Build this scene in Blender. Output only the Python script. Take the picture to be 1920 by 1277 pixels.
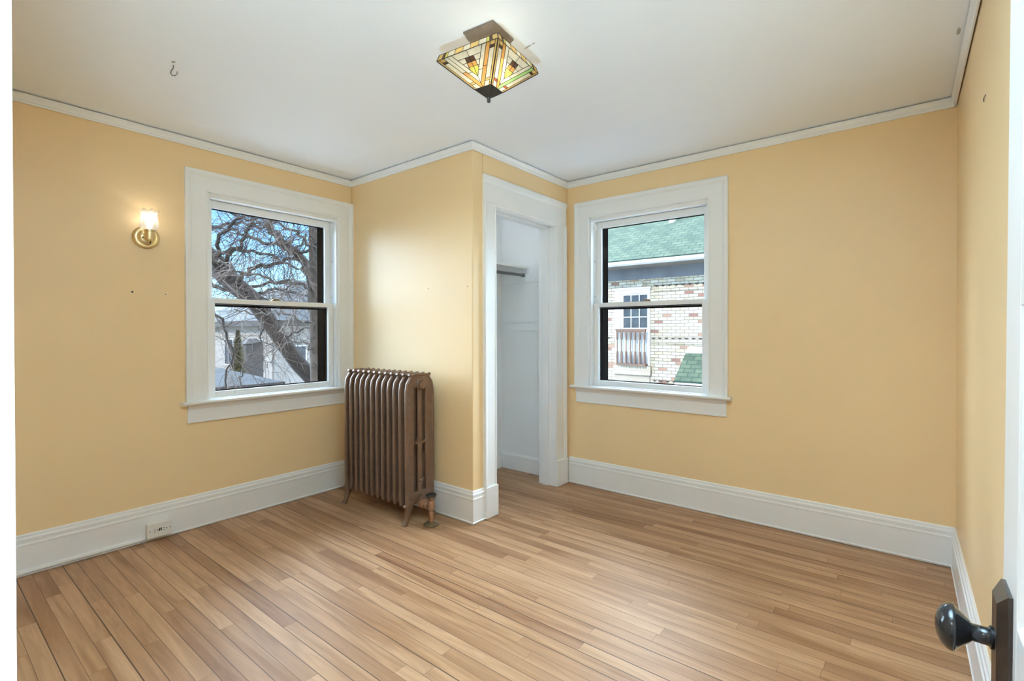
import bpy, bmesh, math, random
from math import sin, cos, pi, radians as R
from mathutils import Vector, Matrix
for o in list(bpy.data.objects): bpy.data.objects.remove(o, do_unlink=True)
S = bpy.context.scene
COL = S.collection

# ------------------------------------------------------------------ camera
FPX, YAW, PITCH, ROLL = 919.78, -0.6671, -0.0060, -0.0018
CAM = Vector((3.498, -3.394, 1.237))
cd = bpy.data.cameras.new('camera'); cam = bpy.data.objects.new('camera', cd); COL.objects.link(cam)
cd.sensor_fit = 'HORIZONTAL'; cd.sensor_width = 36.0; cd.lens = FPX/1920*36.0
cd.shift_x = -11.87/1920; cd.shift_y = -14.03/1920; cd.clip_start = 0.02; cd.clip_end = 400
cF = Vector((sin(YAW)*cos(PITCH), cos(YAW)*cos(PITCH), sin(PITCH)))
cR0 = Vector((cos(YAW), -sin(YAW), 0)); cU0 = cR0.cross(cF)
cR = cR0*cos(ROLL)+cU0*sin(ROLL); cU = -cR0*sin(ROLL)+cU0*cos(ROLL)
M = Matrix((cR, cU, -cF)).transposed().to_4x4(); M.translation = CAM
cam.matrix_world = M; S.camera = cam

# ------------------------------------------------------------------ view, sky, sun, added window fill
S.view_settings.view_transform = 'Standard'; S.view_settings.look = 'None'
S.view_settings.exposure = 0.45; S.view_settings.gamma = 1.0; S.view_settings.use_curve_mapping = False
W = bpy.data.worlds.new('sky'); S.world = W; W.use_nodes = True
wn = W.node_tree.nodes; wl = W.node_tree.links; wn.clear()
wo = wn.new('ShaderNodeOutputWorld'); bg = wn.new('ShaderNodeBackground'); sky = wn.new('ShaderNodeTexSky')
sky.sky_type = 'NISHITA'; sky.sun_disc = False; sky.sun_elevation = R(34); sky.sun_rotation = R(172)
sky.air_density = 1.0; sky.dust_density = 0.6; sky.ozone_density = 1.0
bg.inputs['Strength'].default_value = 0.30
tint = wn.new('ShaderNodeMix'); tint.data_type = 'RGBA'; tint.blend_type = 'MULTIPLY'; tint.inputs['Factor'].default_value = 1.0
tint.inputs['B'].default_value = (0.50, 0.80, 1.12, 1)
wl.new(sky.outputs[0], tint.inputs['A']); wl.new(tint.outputs['Result'], bg.inputs[0]); wl.new(bg.outputs[0], wo.inputs[0])
S.cycles.max_bounces = 12; S.cycles.diffuse_bounces = 6; S.cycles.transparent_max_bounces = 16
S.cycles.use_denoising = True; S.cycles.sample_clamp_indirect = 6.0
S.cycles.caustics_reflective = False; S.cycles.caustics_refractive = False

def light(name, kind, loc, energy, color, **kw):
    d = bpy.data.lights.new(name, kind); d.energy = energy; d.color = color
    for k, v in kw.items(): setattr(d, k, v)
    o = bpy.data.objects.new(name, d); o.location = loc; COL.objects.link(o); return o
sun = light('sun', 'SUN', (5, -20, 15), 2.9, (1.0, 0.95, 0.86), angle=R(0.6))
sun.rotation_euler = Vector((-0.10, 0.80, -0.54)).to_track_quat('-Z', 'Y').to_euler()

# added wide sun lamps that boost the light entering through the two windows
for nm, dirn, st in (('north_fill_sun', (-0.06, -0.90, -0.40), 17.5), ('west_fill_sun', (0.90, 0.04, -0.36), 17.0)):
    q = light(nm, 'SUN', (0, 10, 12), st, (0.66, 0.83, 1.0), angle=R(66)); q.rotation_euler = Vector(dirn).to_track_quat('-Z', 'Y').to_euler()

# ------------------------------------------------------------------ materials
def mat(name):
    m = bpy.data.materials.new(name); m.use_nodes = True
    nt = m.node_tree; b = nt.nodes['Principled BSDF']; return m, nt.nodes, nt.links, b
def paint(name, col, rough=0.5, metal=0.0, var=0.05, scale=9.0, bump=0.0, bscale=60.0, coat=0.0, spec=0.5):
    m, n, l, b = mat(name)
    tc = n.new('ShaderNodeTexCoord'); nz = n.new('ShaderNodeTexNoise'); nz.inputs['Scale'].default_value = scale
    nz.inputs['Detail'].default_value = 4
    l.new(tc.outputs['Object'], nz.inputs['Vector'])
    rp = n.new('ShaderNodeValToRGB'); l.new(nz.outputs['Fac'], rp.inputs[0])
    rp.color_ramp.elements[0].position = 0.3; rp.color_ramp.elements[1].position = 0.7
    rp.color_ramp.elements[0].color = (*[c*(1-var) for c in col], 1)
    rp.color_ramp.elements[1].color = (*[min(1, c*(1+var)) for c in col], 1)
    l.new(rp.outputs[0], b.inputs['Base Color'])
    b.inputs['Roughness'].default_value = rough; b.inputs['Metallic'].default_value = metal
    b.inputs['Coat Weight'].default_value = coat; b.inputs['Specular IOR Level'].default_value = spec
    if bump:
        n2 = n.new('ShaderNodeTexNoise'); n2.inputs['Scale'].default_value = bscale; n2.inputs['Detail'].default_value = 3
        l.new(tc.outputs['Object'], n2.inputs['Vector'])
        bp = n.new('ShaderNodeBump'); bp.inputs['Strength'].default_value = bump; bp.inputs['Distance'].default_value = 0.004
        l.new(n2.outputs['Fac'], bp.inputs['Height']); l.new(bp.outputs[0], b.inputs['Normal'])
    return m
YELLOW = paint('yellow_wall_paint', (0.80, 0.582, 0.325), 0.45, var=0.012, scale=2.5, bump=0.05, bscale=45)
CEIL = paint('ceiling_paint', (0.885, 0.925, 0.985), 0.6, var=0.01, scale=2, bump=0.04, bscale=25)
TRIM = paint('white_trim_paint', (0.84, 0.845, 0.845), 0.33, var=0.012, scale=5, bump=0.05, bscale=30)
SASHW = paint('white_vinyl', (0.83, 0.83, 0.82), 0.35, var=0.01)
CLOSETW = paint('closet_white_paint', (0.88, 0.89, 0.89), 0.5, var=0.02, scale=3, bump=0.08, bscale=20)
HALL = paint('hall_paint', (0.80, 0.80, 0.78), 0.6, var=0.01)
BRONZE_EXT = paint('dark_bronze_exterior', (0.007, 0.0045, 0.0035), 0.9, var=0.1, spec=0.0)
RADI = paint('bronze_radiator_paint', (0.160, 0.090, 0.056), 0.40, metal=0.25, var=0.13, scale=22, bump=0.35, bscale=95)
VALVE = paint('copper_bronze_valve', (0.33, 0.17, 0.095), 0.4, metal=0.5, var=0.15, scale=40)
OLDBRASS = paint('aged_brass', (0.23, 0.17, 0.10), 0.35, metal=0.8, var=0.2, scale=60)
BRASS = paint('polished_brass', (0.80, 0.66, 0.40), 0.30, metal=1.0, var=0.06, scale=30)
ANTIQUE = paint('antique_bronze', (0.21, 0.155, 0.12), 0.42, metal=0.25, var=0.15, scale=30)
BLACK = paint('black_gloss', (0.010, 0.010, 0.011), 0.16, var=0.1, coat=0.15, spec=0.4)
DARKPL = paint('dark_bronze_plate', (0.05, 0.034, 0.026), 0.28, metal=0.5, var=0.25, scale=40)
RUBBER = paint('black_handwheel', (0.018, 0.015, 0.014), 0.4)
LEAD = paint('dark_lead_came', (0.035, 0.028, 0.022), 0.5, metal=0.4, var=0.2)
GREYMET = paint('grey_steel', (0.22, 0.22, 0.22), 0.4, metal=0.8)
HOLE = paint('dark_hole', (0.03, 0.024, 0.018), 0.8)
IVORY = paint('painted_outlet', (0.78, 0.75, 0.70), 0.4, var=0.02)
SCUFF = paint('grey_scuff', (0.42, 0.41, 0.36), 0.8, var=0.1)
def glass_mat():
    m, n, l, b = mat('window_glass'); n.remove(b)
    o = n['Material Output']; t = n.new('ShaderNodeBsdfTransparent'); g = n.new('ShaderNodeBsdfGlossy'); x = n.new('ShaderNodeMixShader')
    t.inputs[0].default_value = (0.97, 0.985, 0.98, 1); g.inputs['Roughness'].default_value = 0.02; x.inputs[0].default_value = 0.012
    l.new(t.outputs[0], x.inputs[1]); l.new(g.outputs[0], x.inputs[2]); l.new(x.outputs[0], o.inputs[0]); return m
GLASS = glass_mat()
def art_glass(name, col, clear=0.25):
    m, n, l, b = mat(name); n.remove(b); o = n['Material Output']
    tc = n.new('ShaderNodeTexCoord'); nz = n.new('ShaderNodeTexNoise'); nz.inputs['Scale'].default_value = 22; nz.inputs['Detail'].default_value = 5
    l.new(tc.outputs['Object'], nz.inputs['Vector'])
    rp = n.new('ShaderNodeValToRGB'); rp.color_ramp.elements[0].position = .32; rp.color_ramp.elements[1].position = .68
    rp.color_ramp.elements[0].color = (*[c*.82 for c in col], 1); rp.color_ramp.elements[1].color = (*[min(1, c*1.12) for c in col], 1)
    l.new(nz.outputs['Fac'], rp.inputs[0])
    tl = n.new('ShaderNodeBsdfTranslucent'); df = n.new('ShaderNodeBsdfDiffuse'); tr = n.new('ShaderNodeBsdfTransparent'); gl = n.new('ShaderNodeBsdfGlossy')
    gl.inputs['Roughness'].default_value = 0.12
    for s in (tl, df, tr): l.new(rp.outputs[0], s.inputs[0])
    a = n.new('ShaderNodeMixShader'); a.inputs[0].default_value = 0.30; l.new(tl.outputs[0], a.inputs[1]); l.new(df.outputs[0], a.inputs[2])
    c = n.new('ShaderNodeMixShader'); c.inputs[0].default_value = clear; l.new(a.outputs[0], c.inputs[1]); l.new(tr.outputs[0], c.inputs[2])
    d = n.new('ShaderNodeMixShader'); d.inputs[0].default_value = 0.05; l.new(c.outputs[0], d.inputs[1]); l.new(gl.outputs[0], d.inputs[2])
    l.new(d.outputs[0], o.inputs[0]); return m
AG = [art_glass('cream_art_glass', (0.90, 0.86, 0.70)), art_glass('amber_art_glass', (0.86, 0.60, 0.22)),
      art_glass('orange_art_glass', (0.82, 0.42, 0.13)), art_glass('green_art_glass', (0.45, 0.78, 0.30)),
      art_glass('brown_art_glass', (0.10, 0.055, 0.04), 0.05), art_glass('red_art_glass', (0.50, 0.14, 0.08)),
      art_glass('yellow_art_glass', (0.78, 0.74, 0.16)), LEAD]
FROST = art_glass('frosted_shade_glass', (0.80, 0.79, 0.77), 0.62)
def emit_mat(name, col, st):
    m, n, l, b = mat(name); b.inputs['Emission Color'].default_value = (*col, 1); b.inputs['Emission Strength'].default_value = st
    b.inputs['Base Color'].default_value = (*col, 1); return m
BULB = emit_mat('lit_bulb', (1.0, 0.92, 0.78), 3.2)

def math_node(n, l, op, a, b=None):
    x = n.new('ShaderNodeMath'); x.operation = op
    for i, v in enumerate((a, b)):
        if v is None: continue
        if isinstance(v, (int, float)): x.inputs[i].default_value = v
        else: l.new(v, x.inputs[i])
    return x.outputs[0]
def floor_mat():
    m, n, l, b = mat('maple_strip_floor')
    g = n.new('ShaderNodeNewGeometry'); sp = n.new('ShaderNodeSeparateXYZ'); l.new(g.outputs['Position'], sp.inputs[0])
    x, y = sp.outputs[0], sp.outputs[1]
    PW = 0.0572
    ry = math_node(n, l, 'DIVIDE', y, PW); row = math_node(n, l, 'FLOOR', ry); fy = math_node(n, l, 'FRACT', ry)
    wr = n.new('ShaderNodeTexWhiteNoise'); wr.noise_dimensions = '1D'; l.new(row, wr.inputs['W'])
    rowr = wr.outputs['Value']
    ln = math_node(n, l, 'ADD', math_node(n, l, 'MULTIPLY', rowr, 0.8), 0.65)
    xs = math_node(n, l, 'DIVIDE', math_node(n, l, 'ADD', x, math_node(n, l, 'MULTIPLY', rowr, 37.0)), ln)
    pk = math_node(n, l, 'FLOOR', xs); fx = math_node(n, l, 'FRACT', xs)
    cv = n.new('ShaderNodeCombineXYZ'); l.new(row, cv.inputs[0]); l.new(pk, cv.inputs[1])
    wp = n.new('ShaderNodeTexWhiteNoise'); wp.noise_dimensions = '2D'; l.new(cv.outputs[0], wp.inputs['Vector'])
    pr = wp.outputs['Value']
    # grain : stretched noise shifted per plank
    gv = n.new('ShaderNodeCombineXYZ')
    l.new(math_node(n, l, 'ADD', math_node(n, l, 'MULTIPLY', x, 2.2), math_node(n, l, 'MULTIPLY', pr, 91.0)), gv.inputs[0])
    l.new(math_node(n, l, 'ADD', math_node(n, l, 'MULTIPLY', y, 26.0), math_node(n, l, 'MULTIPLY', pr, 57.0)), gv.inputs[1])
    gn = n.new('ShaderNodeTexNoise'); gn.inputs['Scale'].default_value = 1.0; gn.inputs['Detail'].default_value = 6; gn.inputs['Distortion'].default_value = 1.6
    l.new(gv.outputs[0], gn.inputs['Vector'])
    fv = n.new('ShaderNodeCombineXYZ')
    l.new(math_node(n, l, 'ADD', math_node(n, l, 'MULTIPLY', x, 0.9), math_node(n, l, 'MULTIPLY', pr, 31.0)), fv.inputs[0])
    l.new(math_node(n, l, 'ADD', math_node(n, l, 'MULTIPLY', y, 11.0), math_node(n, l, 'MULTIPLY', pr, 17.0)), fv.inputs[1])
    fn = n.new('ShaderNodeTexNoise'); fn.inputs['Scale'].default_value = 1.0; fn.inputs['Detail'].default_value = 2; fn.inputs['Distortion'].default_value = 0.6
    l.new(fv.outputs[0], fn.inputs['Vector'])
    r1 = n.new('ShaderNodeValToRGB'); l.new(pr, r1.inputs[0]); e = r1.color_ramp.elements
    e[0].position = 0; e[0].color = (0.302, 0.155, 0.078, 1); e[1].position = 1; e[1].color = (0.441, 0.256, 0.142, 1)
    for p, c in ((0.18, (0.353, 0.191, 0.098)), (0.42, (0.390, 0.216, 0.114)), (0.72, (0.416, 0.236, 0.125))):
        q = e.new(p); q.color = (*c, 1)
    r2 = n.new('ShaderNodeValToRGB'); l.new(gn.outputs['Fac'], r2.inputs[0]); e = r2.color_ramp.elements
    e[0].position = 0.28; e[0].color = (0.72, 0.66, 0.60, 1); e[1].position = 0.68; e[1].color = (1.06, 1.05, 1.04, 1)
    r3 = n.new('ShaderNodeValToRGB'); l.new(fn.outputs['Fac'], r3.inputs[0]); e = r3.color_ramp.elements
    e[0].position = 0.36; e[0].color = (0.66, 0.56, 0.46, 1); e[1].position = 0.5; e[1].color = (1, 1, 1, 1)
    mx = n.new('ShaderNodeMix'); mx.data_type = 'RGBA'; mx.blend_type = 'MULTIPLY'; mx.inputs['Factor'].default_value = 0.8
    l.new(r1.outputs[0], mx.inputs['A']); l.new(r2.outputs[0], mx.inputs['B'])
    m2 = n.new('ShaderNodeMix'); m2.data_type = 'RGBA'; m2.blend_type = 'MULTIPLY'; m2.inputs['Factor'].default_value = 0.8
    l.new(mx.outputs['Result'], m2.inputs['A']); l.new(r3.outputs[0], m2.inputs['B'])
    # gaps
    dy = math_node(n, l, 'MINIMUM', fy, math_node(n, l, 'SUBTRACT', 1.0, fy))
    gw = math_node(n, l, 'ADD', math_node(n, l, 'MULTIPLY', math_node(n, l, 'POWER', rowr, 3.0), 0.030), 0.013)
    gy = math_node(n, l, 'LESS_THAN', fy, math_node(n, l, 'MULTIPLY', gw, 2.0))
    dx = math_node(n, l, 'MULTIPLY', fx, ln)
    gx = math_node(n, l, 'MULTIPLY', math_node(n, l, 'LESS_THAN', dx, 0.0016), 0.6)
    gap = math_node(n, l, 'MAXIMUM', gy, gx)
    m3 = n.new('ShaderNodeMix'); m3.data_type = 'RGBA'; l.new(gap, m3.inputs['Factor']); l.new(m2.outputs['Result'], m3.inputs['A'])
    m3.inputs['B'].default_value = (0.07, 0.036, 0.016, 1)
    l.new(m3.outputs['Result'], b.inputs['Base Color'])
    b.inputs['Roughness'].default_value = 0.48; b.inputs['Specular IOR Level'].default_value = 0.25
    bp = n.new('ShaderNodeBump'); bp.inputs['Strength'].default_value = 0.25; bp.inputs['Distance'].default_value = 0.002
    l.new(math_node(n, l, 'SUBTRACT', math_node(n, l, 'MULTIPLY', gn.outputs['Fac'], 0.15), gap), bp.inputs['Height']); l.new(bp.outputs[0], b.inputs['Normal'])
    return m
FLOOR = floor_mat()
def brick_mat(name, w, h, mortar_w, mortar, stops, axes=(0, 2), rough=0.85, ramp2=None):
    m, n, l, b = mat(name)
    tc = n.new('ShaderNodeTexCoord'); sp = n.new('ShaderNodeSeparateXYZ'); l.new(tc.outputs['Object'], sp.inputs[0])
    cv = n.new('ShaderNodeCombineXYZ'); l.new(sp.outputs[axes[0]], cv.inputs[0]); l.new(sp.outputs[axes[1]], cv.inputs[1])
    bt = n.new('ShaderNodeTexBrick'); l.new(cv.outputs[0], bt.inputs['Vector'])
    bt.inputs['Scale'].default_value = 1; bt.inputs['Brick Width'].default_value = w; bt.inputs['Row Height'].default_value = h
    bt.inputs['Mortar Size'].default_value = mortar_w; bt.inputs['Color1'].default_value = (0, 0, 0, 1); bt.inputs['Color2'].default_value = (1, 1, 1, 1)
    bt.inputs['Mortar'].default_value = (0.5, 0.5, 0.5, 1)
    rp = n.new('ShaderNodeValToRGB'); l.new(bt.outputs['Color'], rp.inputs[0]); rp.color_ramp.interpolation = 'CONSTANT'
    e = rp.color_ramp.elements; e[0].position = 0; e[0].color = (*stops[0][1], 1); e[1].position = stops[1][0]; e[1].color = (*stops[1][1], 1)
    for p, c in stops[2:]: q = e.new(p); q.color = (*c, 1)
    nz = n.new('ShaderNodeTexNoise'); nz.inputs['Scale'].default_value = 2.5; nz.inputs['Detail'].default_value = 6; l.new(tc.outputs['Object'], nz.inputs['Vector'])
    r2 = n.new('ShaderNodeValToRGB'); l.new(nz.outputs['Fac'], r2.inputs[0]); e = r2.color_ramp.elements
    a, c = ramp2 or ((0.88, 0.88, 0.88), (1.05, 1.05, 1.05))
    e[0].position = .35; e[0].color = (*a, 1); e[1].position = .62; e[1].color = (*c, 1)
    mu = n.new('ShaderNodeMix'); mu.data_type = 'RGBA'; mu.blend_type = 'MULTIPLY'; mu.inputs['Factor'].default_value = 1
    l.new(rp.outputs[0], mu.inputs['A']); l.new(r2.outputs[0], mu.inputs['B'])
    mx = n.new('ShaderNodeMix'); mx.data_type = 'RGBA'; l.new(bt.outputs['Fac'], mx.inputs['Factor']); l.new(mu.outputs['Result'], mx.inputs['A']); mx.inputs['B'].default_value = (*mortar, 1)
    l.new(mx.outputs['Result'], b.inputs['Base Color']); b.inputs['Roughness'].default_value = rough
    return m
CREAMS = [(0, (0.475, 0.410, 0.315)), (0.22, (0.522, 0.475, 0.386)), (0.5, (0.488, 0.423, 0.309)), (0.72, (0.439, 0.356, 0.255)), (0.91, (0.345, 0.196, 0.136)), (0.95, (0.261, 0.125, 0.095))]
BRICK = brick_mat('cream_brick', 0.215, 0.0775, 0.008, (0.16, 0.145, 0.125), CREAMS)
SOLDIER = brick_mat('soldier_brick', 0.075, 0.21, 0.008, (0.26, 0.23, 0.19), CREAMS[:4])
GREENROOF = brick_mat('green_shingles', 0.25, 0.14, 0.013, (0.035, 0.065, 0.047), [(0, (0.108, 0.135, 0.082)), (0.35, (0.092, 0.117, 0.070)), (0.7, (0.118, 0.146, 0.089))], axes=(0, 1), ramp2=((0.62, 0.70, 0.72), (1.05, 1.05, 1.05)))
GREYROOF = brick_mat('grey_shingles', 0.3, 0.14, 0.012, (0.05, 0.055, 0.06), [(0, (0.048, 0.048, 0.049)), (0.4, (0.040, 0.040, 0.041)), (0.7, (0.056, 0.056, 0.057))], axes=(1, 0))
EXTWHITE = paint('exterior_white_paint', (0.56, 0.55, 0.53), 0.6, var=0.03)
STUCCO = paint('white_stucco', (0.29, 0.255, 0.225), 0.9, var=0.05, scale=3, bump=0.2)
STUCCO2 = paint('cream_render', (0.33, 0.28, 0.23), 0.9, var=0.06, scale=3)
FRIEZE = paint('weathered_grey_blue_board', (0.14, 0.15, 0.175), 0.7, var=0.22, scale=2.2)
SOFFIT = paint('weathered_soffit', (0.17, 0.15, 0.13), 0.8, var=0.2, scale=3)
DARKSH = paint('dark_trim_and_eave_shade', (0.055, 0.043, 0.036), 0.8, var=0.2)
BROWNRAIL = paint('brown_wood_rail', (0.15, 0.088, 0.062), 0.6, var=0.25, scale=6)
DARKGLASS = paint('dark_window_pane', (0.05, 0.06, 0.075), 0.06, var=0.3, scale=5)
BARK = paint('dark_bark', (0.026, 0.017, 0.012), 0.9, var=0.4, scale=9, bump=0.5, bscale=30)
BARK2 = paint('grey_bark', (0.07, 0.053, 0.042), 0.9, var=0.35, scale=9, bump=0.5, bscale=30)
TWIG = paint('brown_twigs', (0.055, 0.037, 0.030), 0.9, var=0.45, scale=1.5)
TWIG2 = paint('pale_twigs', (0.17, 0.13, 0.11), 0.9, var=0.4, scale=1.5)
EVERG = paint('evergreen_foliage', (0.075, 0.058, 0.02), 0.9, var=0.6, scale=12)
BOUNCE_GROUND = paint('pale_bounce_ground', (0.66, 0.66, 0.64), 1.0, var=0.12, scale=0.7)  # unseen ground, made pale to bounce light up to the ceiling
CABLE = paint('black_cable', (0.03, 0.03, 0.033), 0.6)

# ------------------------------------------------------------------ mesh helpers
class MB:
    def __init__(s): s.v = []; s.f = []; s.m = []
    def face(s, idx, m=0): s.f.append(tuple(idx)); s.m.append(m)
    def add(s, vs): k = len(s.v); s.v.extend([tuple(q) for q in vs]); return k
    def box(s, a, b, m=0):
        x0, y0, z0 = a; x1, y1, z1 = b
        k = s.add([(x0,y0,z0),(x1,y0,z0),(x1,y1,z0),(x0,y1,z0),(x0,y0,z1),(x1,y0,z1),(x1,y1,z1),(x0,y1,z1)])
        for q in ((0,3,2,1),(4,5,6,7),(0,1,5,4),(1,2,6,5),(2,3,7,6),(3,0,4,7)): s.face([k+i for i in q], m)
        return s
    def poly(s, pts, m=0): k = s.add(pts); s.face(range(k, k+len(pts)), m); return s
    def prism(s, a, b, m=0):           # two matching outlines joined
        n = len(a); k = s.add(list(a)+list(b)); s.face([k+i for i in range(n)][::-1], m); s.face([k+n+i for i in range(n)], m)
        for i in range(n): j = (i+1) % n; s.face([k+i, k+j, k+n+j, k+n+i], m)
        return s
    def rings(s, rs, m=0, cap=True):
        n = len(rs[0]); ks = [s.add(r) for r in rs]
        for a, b in zip(ks, ks[1:]):
            for i in range(n): j = (i+1) % n; s.face([a+i, a+j, b+j, b+i], m)
        if cap: s.face([ks[0]+i for i in range(n)][::-1], m); s.face([ks[-1]+i for i in range(n)], m)
        return s
    def tube(s, pts, rad, n=8, m=0, cap=True):
        pts = [Vector(p) for p in pts]; rad = [rad]*len(pts) if isinstance(rad, (int, float)) else rad
        rs = []; ref = None
        for i, p in enumerate(pts):
            t = (pts[min(i+1, len(pts)-1)]-pts[max(i-1, 0)]).normalized()
            if ref is None:
                ref = Vector((0, 0, 1)) if abs(t.z) < 0.9 else Vector((1, 0, 0))
            a = (ref - t*ref.dot(t)).normalized(); ref = a; b = t.cross(a)
            rs.append([p+(a*cos(2*pi*k/n)+b*sin(2*pi*k/n))*rad[i] for k in range(n)])
        return s.rings(rs, m, cap)
    def lathe(s, prof, origin=(0,0,0), axis='Z', n=24, m=0, cap=True):
        o = Vector(origin); rs = []
        for r, h in prof:
            ring = []
            for k in range(n):
                c, d = r*cos(2*pi*k/n), r*sin(2*pi*k/n)
                q = {'Z': (c, d, h), 'X': (h, c, d), '-X': (-h, c, d), 'Y': (c, h, d)}[axis]
                ring.append(o+Vector(q))
            rs.append(ring)
        return s.rings(rs, m, cap)
    def ribbon(s, path, hy, hx, x0, n=12, m=0):   # oval tube in a plane x = x0; path of (y, z), hy half width in plane, hx half thickness
        rs = []; hy = [hy]*len(path) if isinstance(hy, (int, float)) else hy
        for i, (y, z) in enumerate(path):
            a = Vector(path[max(i-1, 0)]); b = Vector(path[min(i+1, len(path)-1)]); t = (b-a).normalized(); nn = Vector((-t.y, t.x))
            ring = []
            for k in range(n):
                c, d = cos(2*pi*k/n), sin(2*pi*k/n)
                c = math.copysign(abs(c)**0.6, c); d = math.copysign(abs(d)**0.6, d)
                ring.append((x0+hx*d, y+nn.x*hy[i]*c, z+nn.y*hy[i]*c))
            rs.append(ring)
        return s.rings(rs, m)
    def sweep(s, path, prof, fn, m=0, side=1):     # profile (d, h): d = offset from the path, mitred; fn(u, v, h) -> xyz
        P = [Vector(p) for p in path]; n = len(P); offs = []
        for i in range(n):
            ts = []
            if i > 0: ts.append((P[i]-P[i-1]).normalized())
            if i < n-1: ts.append((P[i+1]-P[i]).normalized())
            ns = [Vector((-t.y, t.x))*side for t in ts]
            if len(ns) == 1: offs.append(ns[0])
            else:
                b = (ns[0]+ns[1]).normalized(); offs.append(b/max(0.2, b.dot(ns[0])))
        return s.rings([[fn(P[i].x+offs[i].x*d, P[i].y+offs[i].y*d, h) for d, h in prof] for i in range(n)], m)
    def build(s, name, mats, parent=None, smooth=False, bevel=0.0, seg=2, angle=40):
        me = bpy.data.meshes.new(name); me.from_pydata([tuple(v) for v in s.v], [], s.f)
        mats = mats if isinstance(mats, (list, tuple)) else [mats]
        for q in mats: me.materials.append(q)
        if len(mats) > 1: me.polygons.foreach_set('material_index', s.m)
        bm = bmesh.new(); bm.from_mesh(me); bmesh.ops.recalc_face_normals(bm, faces=bm.faces); bm.to_mesh(me); bm.free()
        if smooth:
            me.polygons.foreach_set('use_smooth', [True]*len(me.polygons))
            try: me.set_sharp_from_angle(angle=R(angle))
            except Exception: pass
        o = bpy.data.objects.new(name, me); COL.objects.link(o)
        if parent is not None: o.parent = parent; o.matrix_parent_inverse = Matrix.Translation(-parent.location) if parent.type == 'EMPTY' and parent.parent is None and parent.rotation_euler[:] == (0, 0, 0) else parent.matrix_world.inverted()
        if bevel:
            b = o.modifiers.new('bevel', 'BEVEL'); b.width = bevel; b.segments = seg; b.limit_method = 'ANGLE'; b.angle_limit = R(35)
            b.harden_normals = False
        return o
def tag(o, label=None, cat=None, group=None, kind=None):
    if label: o['label'] = label
    if cat: o['category'] = cat
    if group: o['group'] = group
    if kind: o['kind'] = kind
    return o
def empty(name, loc, label, cat, group=None, kind=None):
    o = bpy.data.objects.new(name, None); o.location = loc; o.empty_display_size = 0.1; COL.objects.link(o)
    return tag(o, label, cat, group, kind)
def struct(o, label, cat): return tag(o, label, cat, None, 'structure')

# ------------------------------------------------------------------ room dimensions
XR, H = 3.709, 2.44              # right wall, ceiling height; left wall x = 0, back wall y = 0
XC, YB = 1.334, -1.1165          # closet corner
YN, YH = -3.335, -3.455          # near wall, room face and hall face
T = 0.24                         # outer wall thickness
HX0, HY0 = 2.3, -5.3             # hall
# floor, ceiling
o = MB().box((-T, HY0-0.1, -0.12), (XR+0.15, T, 0.0)).build('floor', FLOOR); struct(o, 'pale maple strip floor of the whole room', 'floor')
o = MB().box((-T, HY0-0.1, H), (XR+0.15, T, H+0.12)).build('ceiling', CEIL); struct(o, 'plain white plaster ceiling', 'ceiling')
WU = 0.460                       # half width of the hole for each window
WZ0, WZ1 = 0.772, 2.121
W1C, W2C = -1.70, 2.0            # window centres
def wall_hole(mb, axis, a0, a1, n0, n1, h0, h1, z0, z1):
    def bx(u0, u1, za, zb):
        if axis == 'X': mb.box((u0, n0, za), (u1, n1, zb))
        else: mb.box((n0, u0, za), (n1, u1, zb))
    bx(a0, h0, 0, H); bx(h1, a1, 0, H); bx(h0, h1, z1, H)
    if z0 > 0: bx(h0, h1, 0, z0)
m = MB(); wall_hole(m, 'Y', HY0, T, -T, 0, W1C-WU, W1C+WU, WZ0, WZ1)
o = m.build('wall_left', YELLOW); struct(o, 'yellow painted left wall with the tree window and the lit wall lamp', 'wall')
m = MB(); wall_hole(m, 'X', 0, XR+0.15, 0, T, W2C-WU, W2C+WU, WZ0, WZ1)
o = m.build('wall_back', YELLOW); struct(o, 'yellow painted back wall with the window onto the brick house', 'wall')
o = MB().box((XR, HY0, 0), (XR+0.15, 0, H)).build('wall_right', YELLOW); struct(o, 'yellow painted right wall beyond the open door', 'wall')
DX0, DX1, DZ = 2.80, 3.625, 2.06
m = MB(); wall_hole(m, 'X', 0, XR, YH, YN, DX0, DX1, 0, DZ)
o = m.build('wall_front', YELLOW); struct(o, 'near wall holding the room doorway', 'wall')
m = MB(); m.box((HX0-.1, HY0, 0), (HX0, YH, H)); m.box((HX0, HY0-.1, 0), (XR, HY0, H))
o = m.build('wall_hall', HALL); struct(o, 'pale hall walls behind the doorway', 'wall')
# closet bump-out
o = MB().box((0, YB, 0), (XC, YB+0.10, H)).build('wall_closet_side', YELLOW, bevel=.006, seg=3); struct(o, 'yellow closet wall standing behind the radiator', 'wall')
OC0, OC1, OCZ = -0.90, -0.185, 2.05
m = MB(); wall_hole(m, 'Y', YB+0.10, 0, XC-0.12, XC, OC0-0.02, OC1+0.02, 0, OCZ+0.02)
o = m.build('wall_closet_front', YELLOW); struct(o, 'yellow closet wall around the open closet doorway', 'wall')
CLX = 0.641
m = MB(); m.box((CLX-.05, YB+.10, 0), (CLX, 0, H)); m.box((CLX, -0.006, 0), (XC-.12, 0, H)); m.box((CLX, YB+.10, 0), (XC-.12, YB+.106, H))
m.box((XC-.126, YB+.106, 0), (XC-.12, OC0-.02, H)); m.box((XC-.126, OC1+.02, 0), (XC-.12, -.006, H)); m.box((XC-.126, OC0-.02, OCZ+.02), (XC-.12, OC1+.02, H))
o = m.build('wall_closet_inside', CLOSETW); struct(o, 'white painted walls inside the closet', 'wall')

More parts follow.
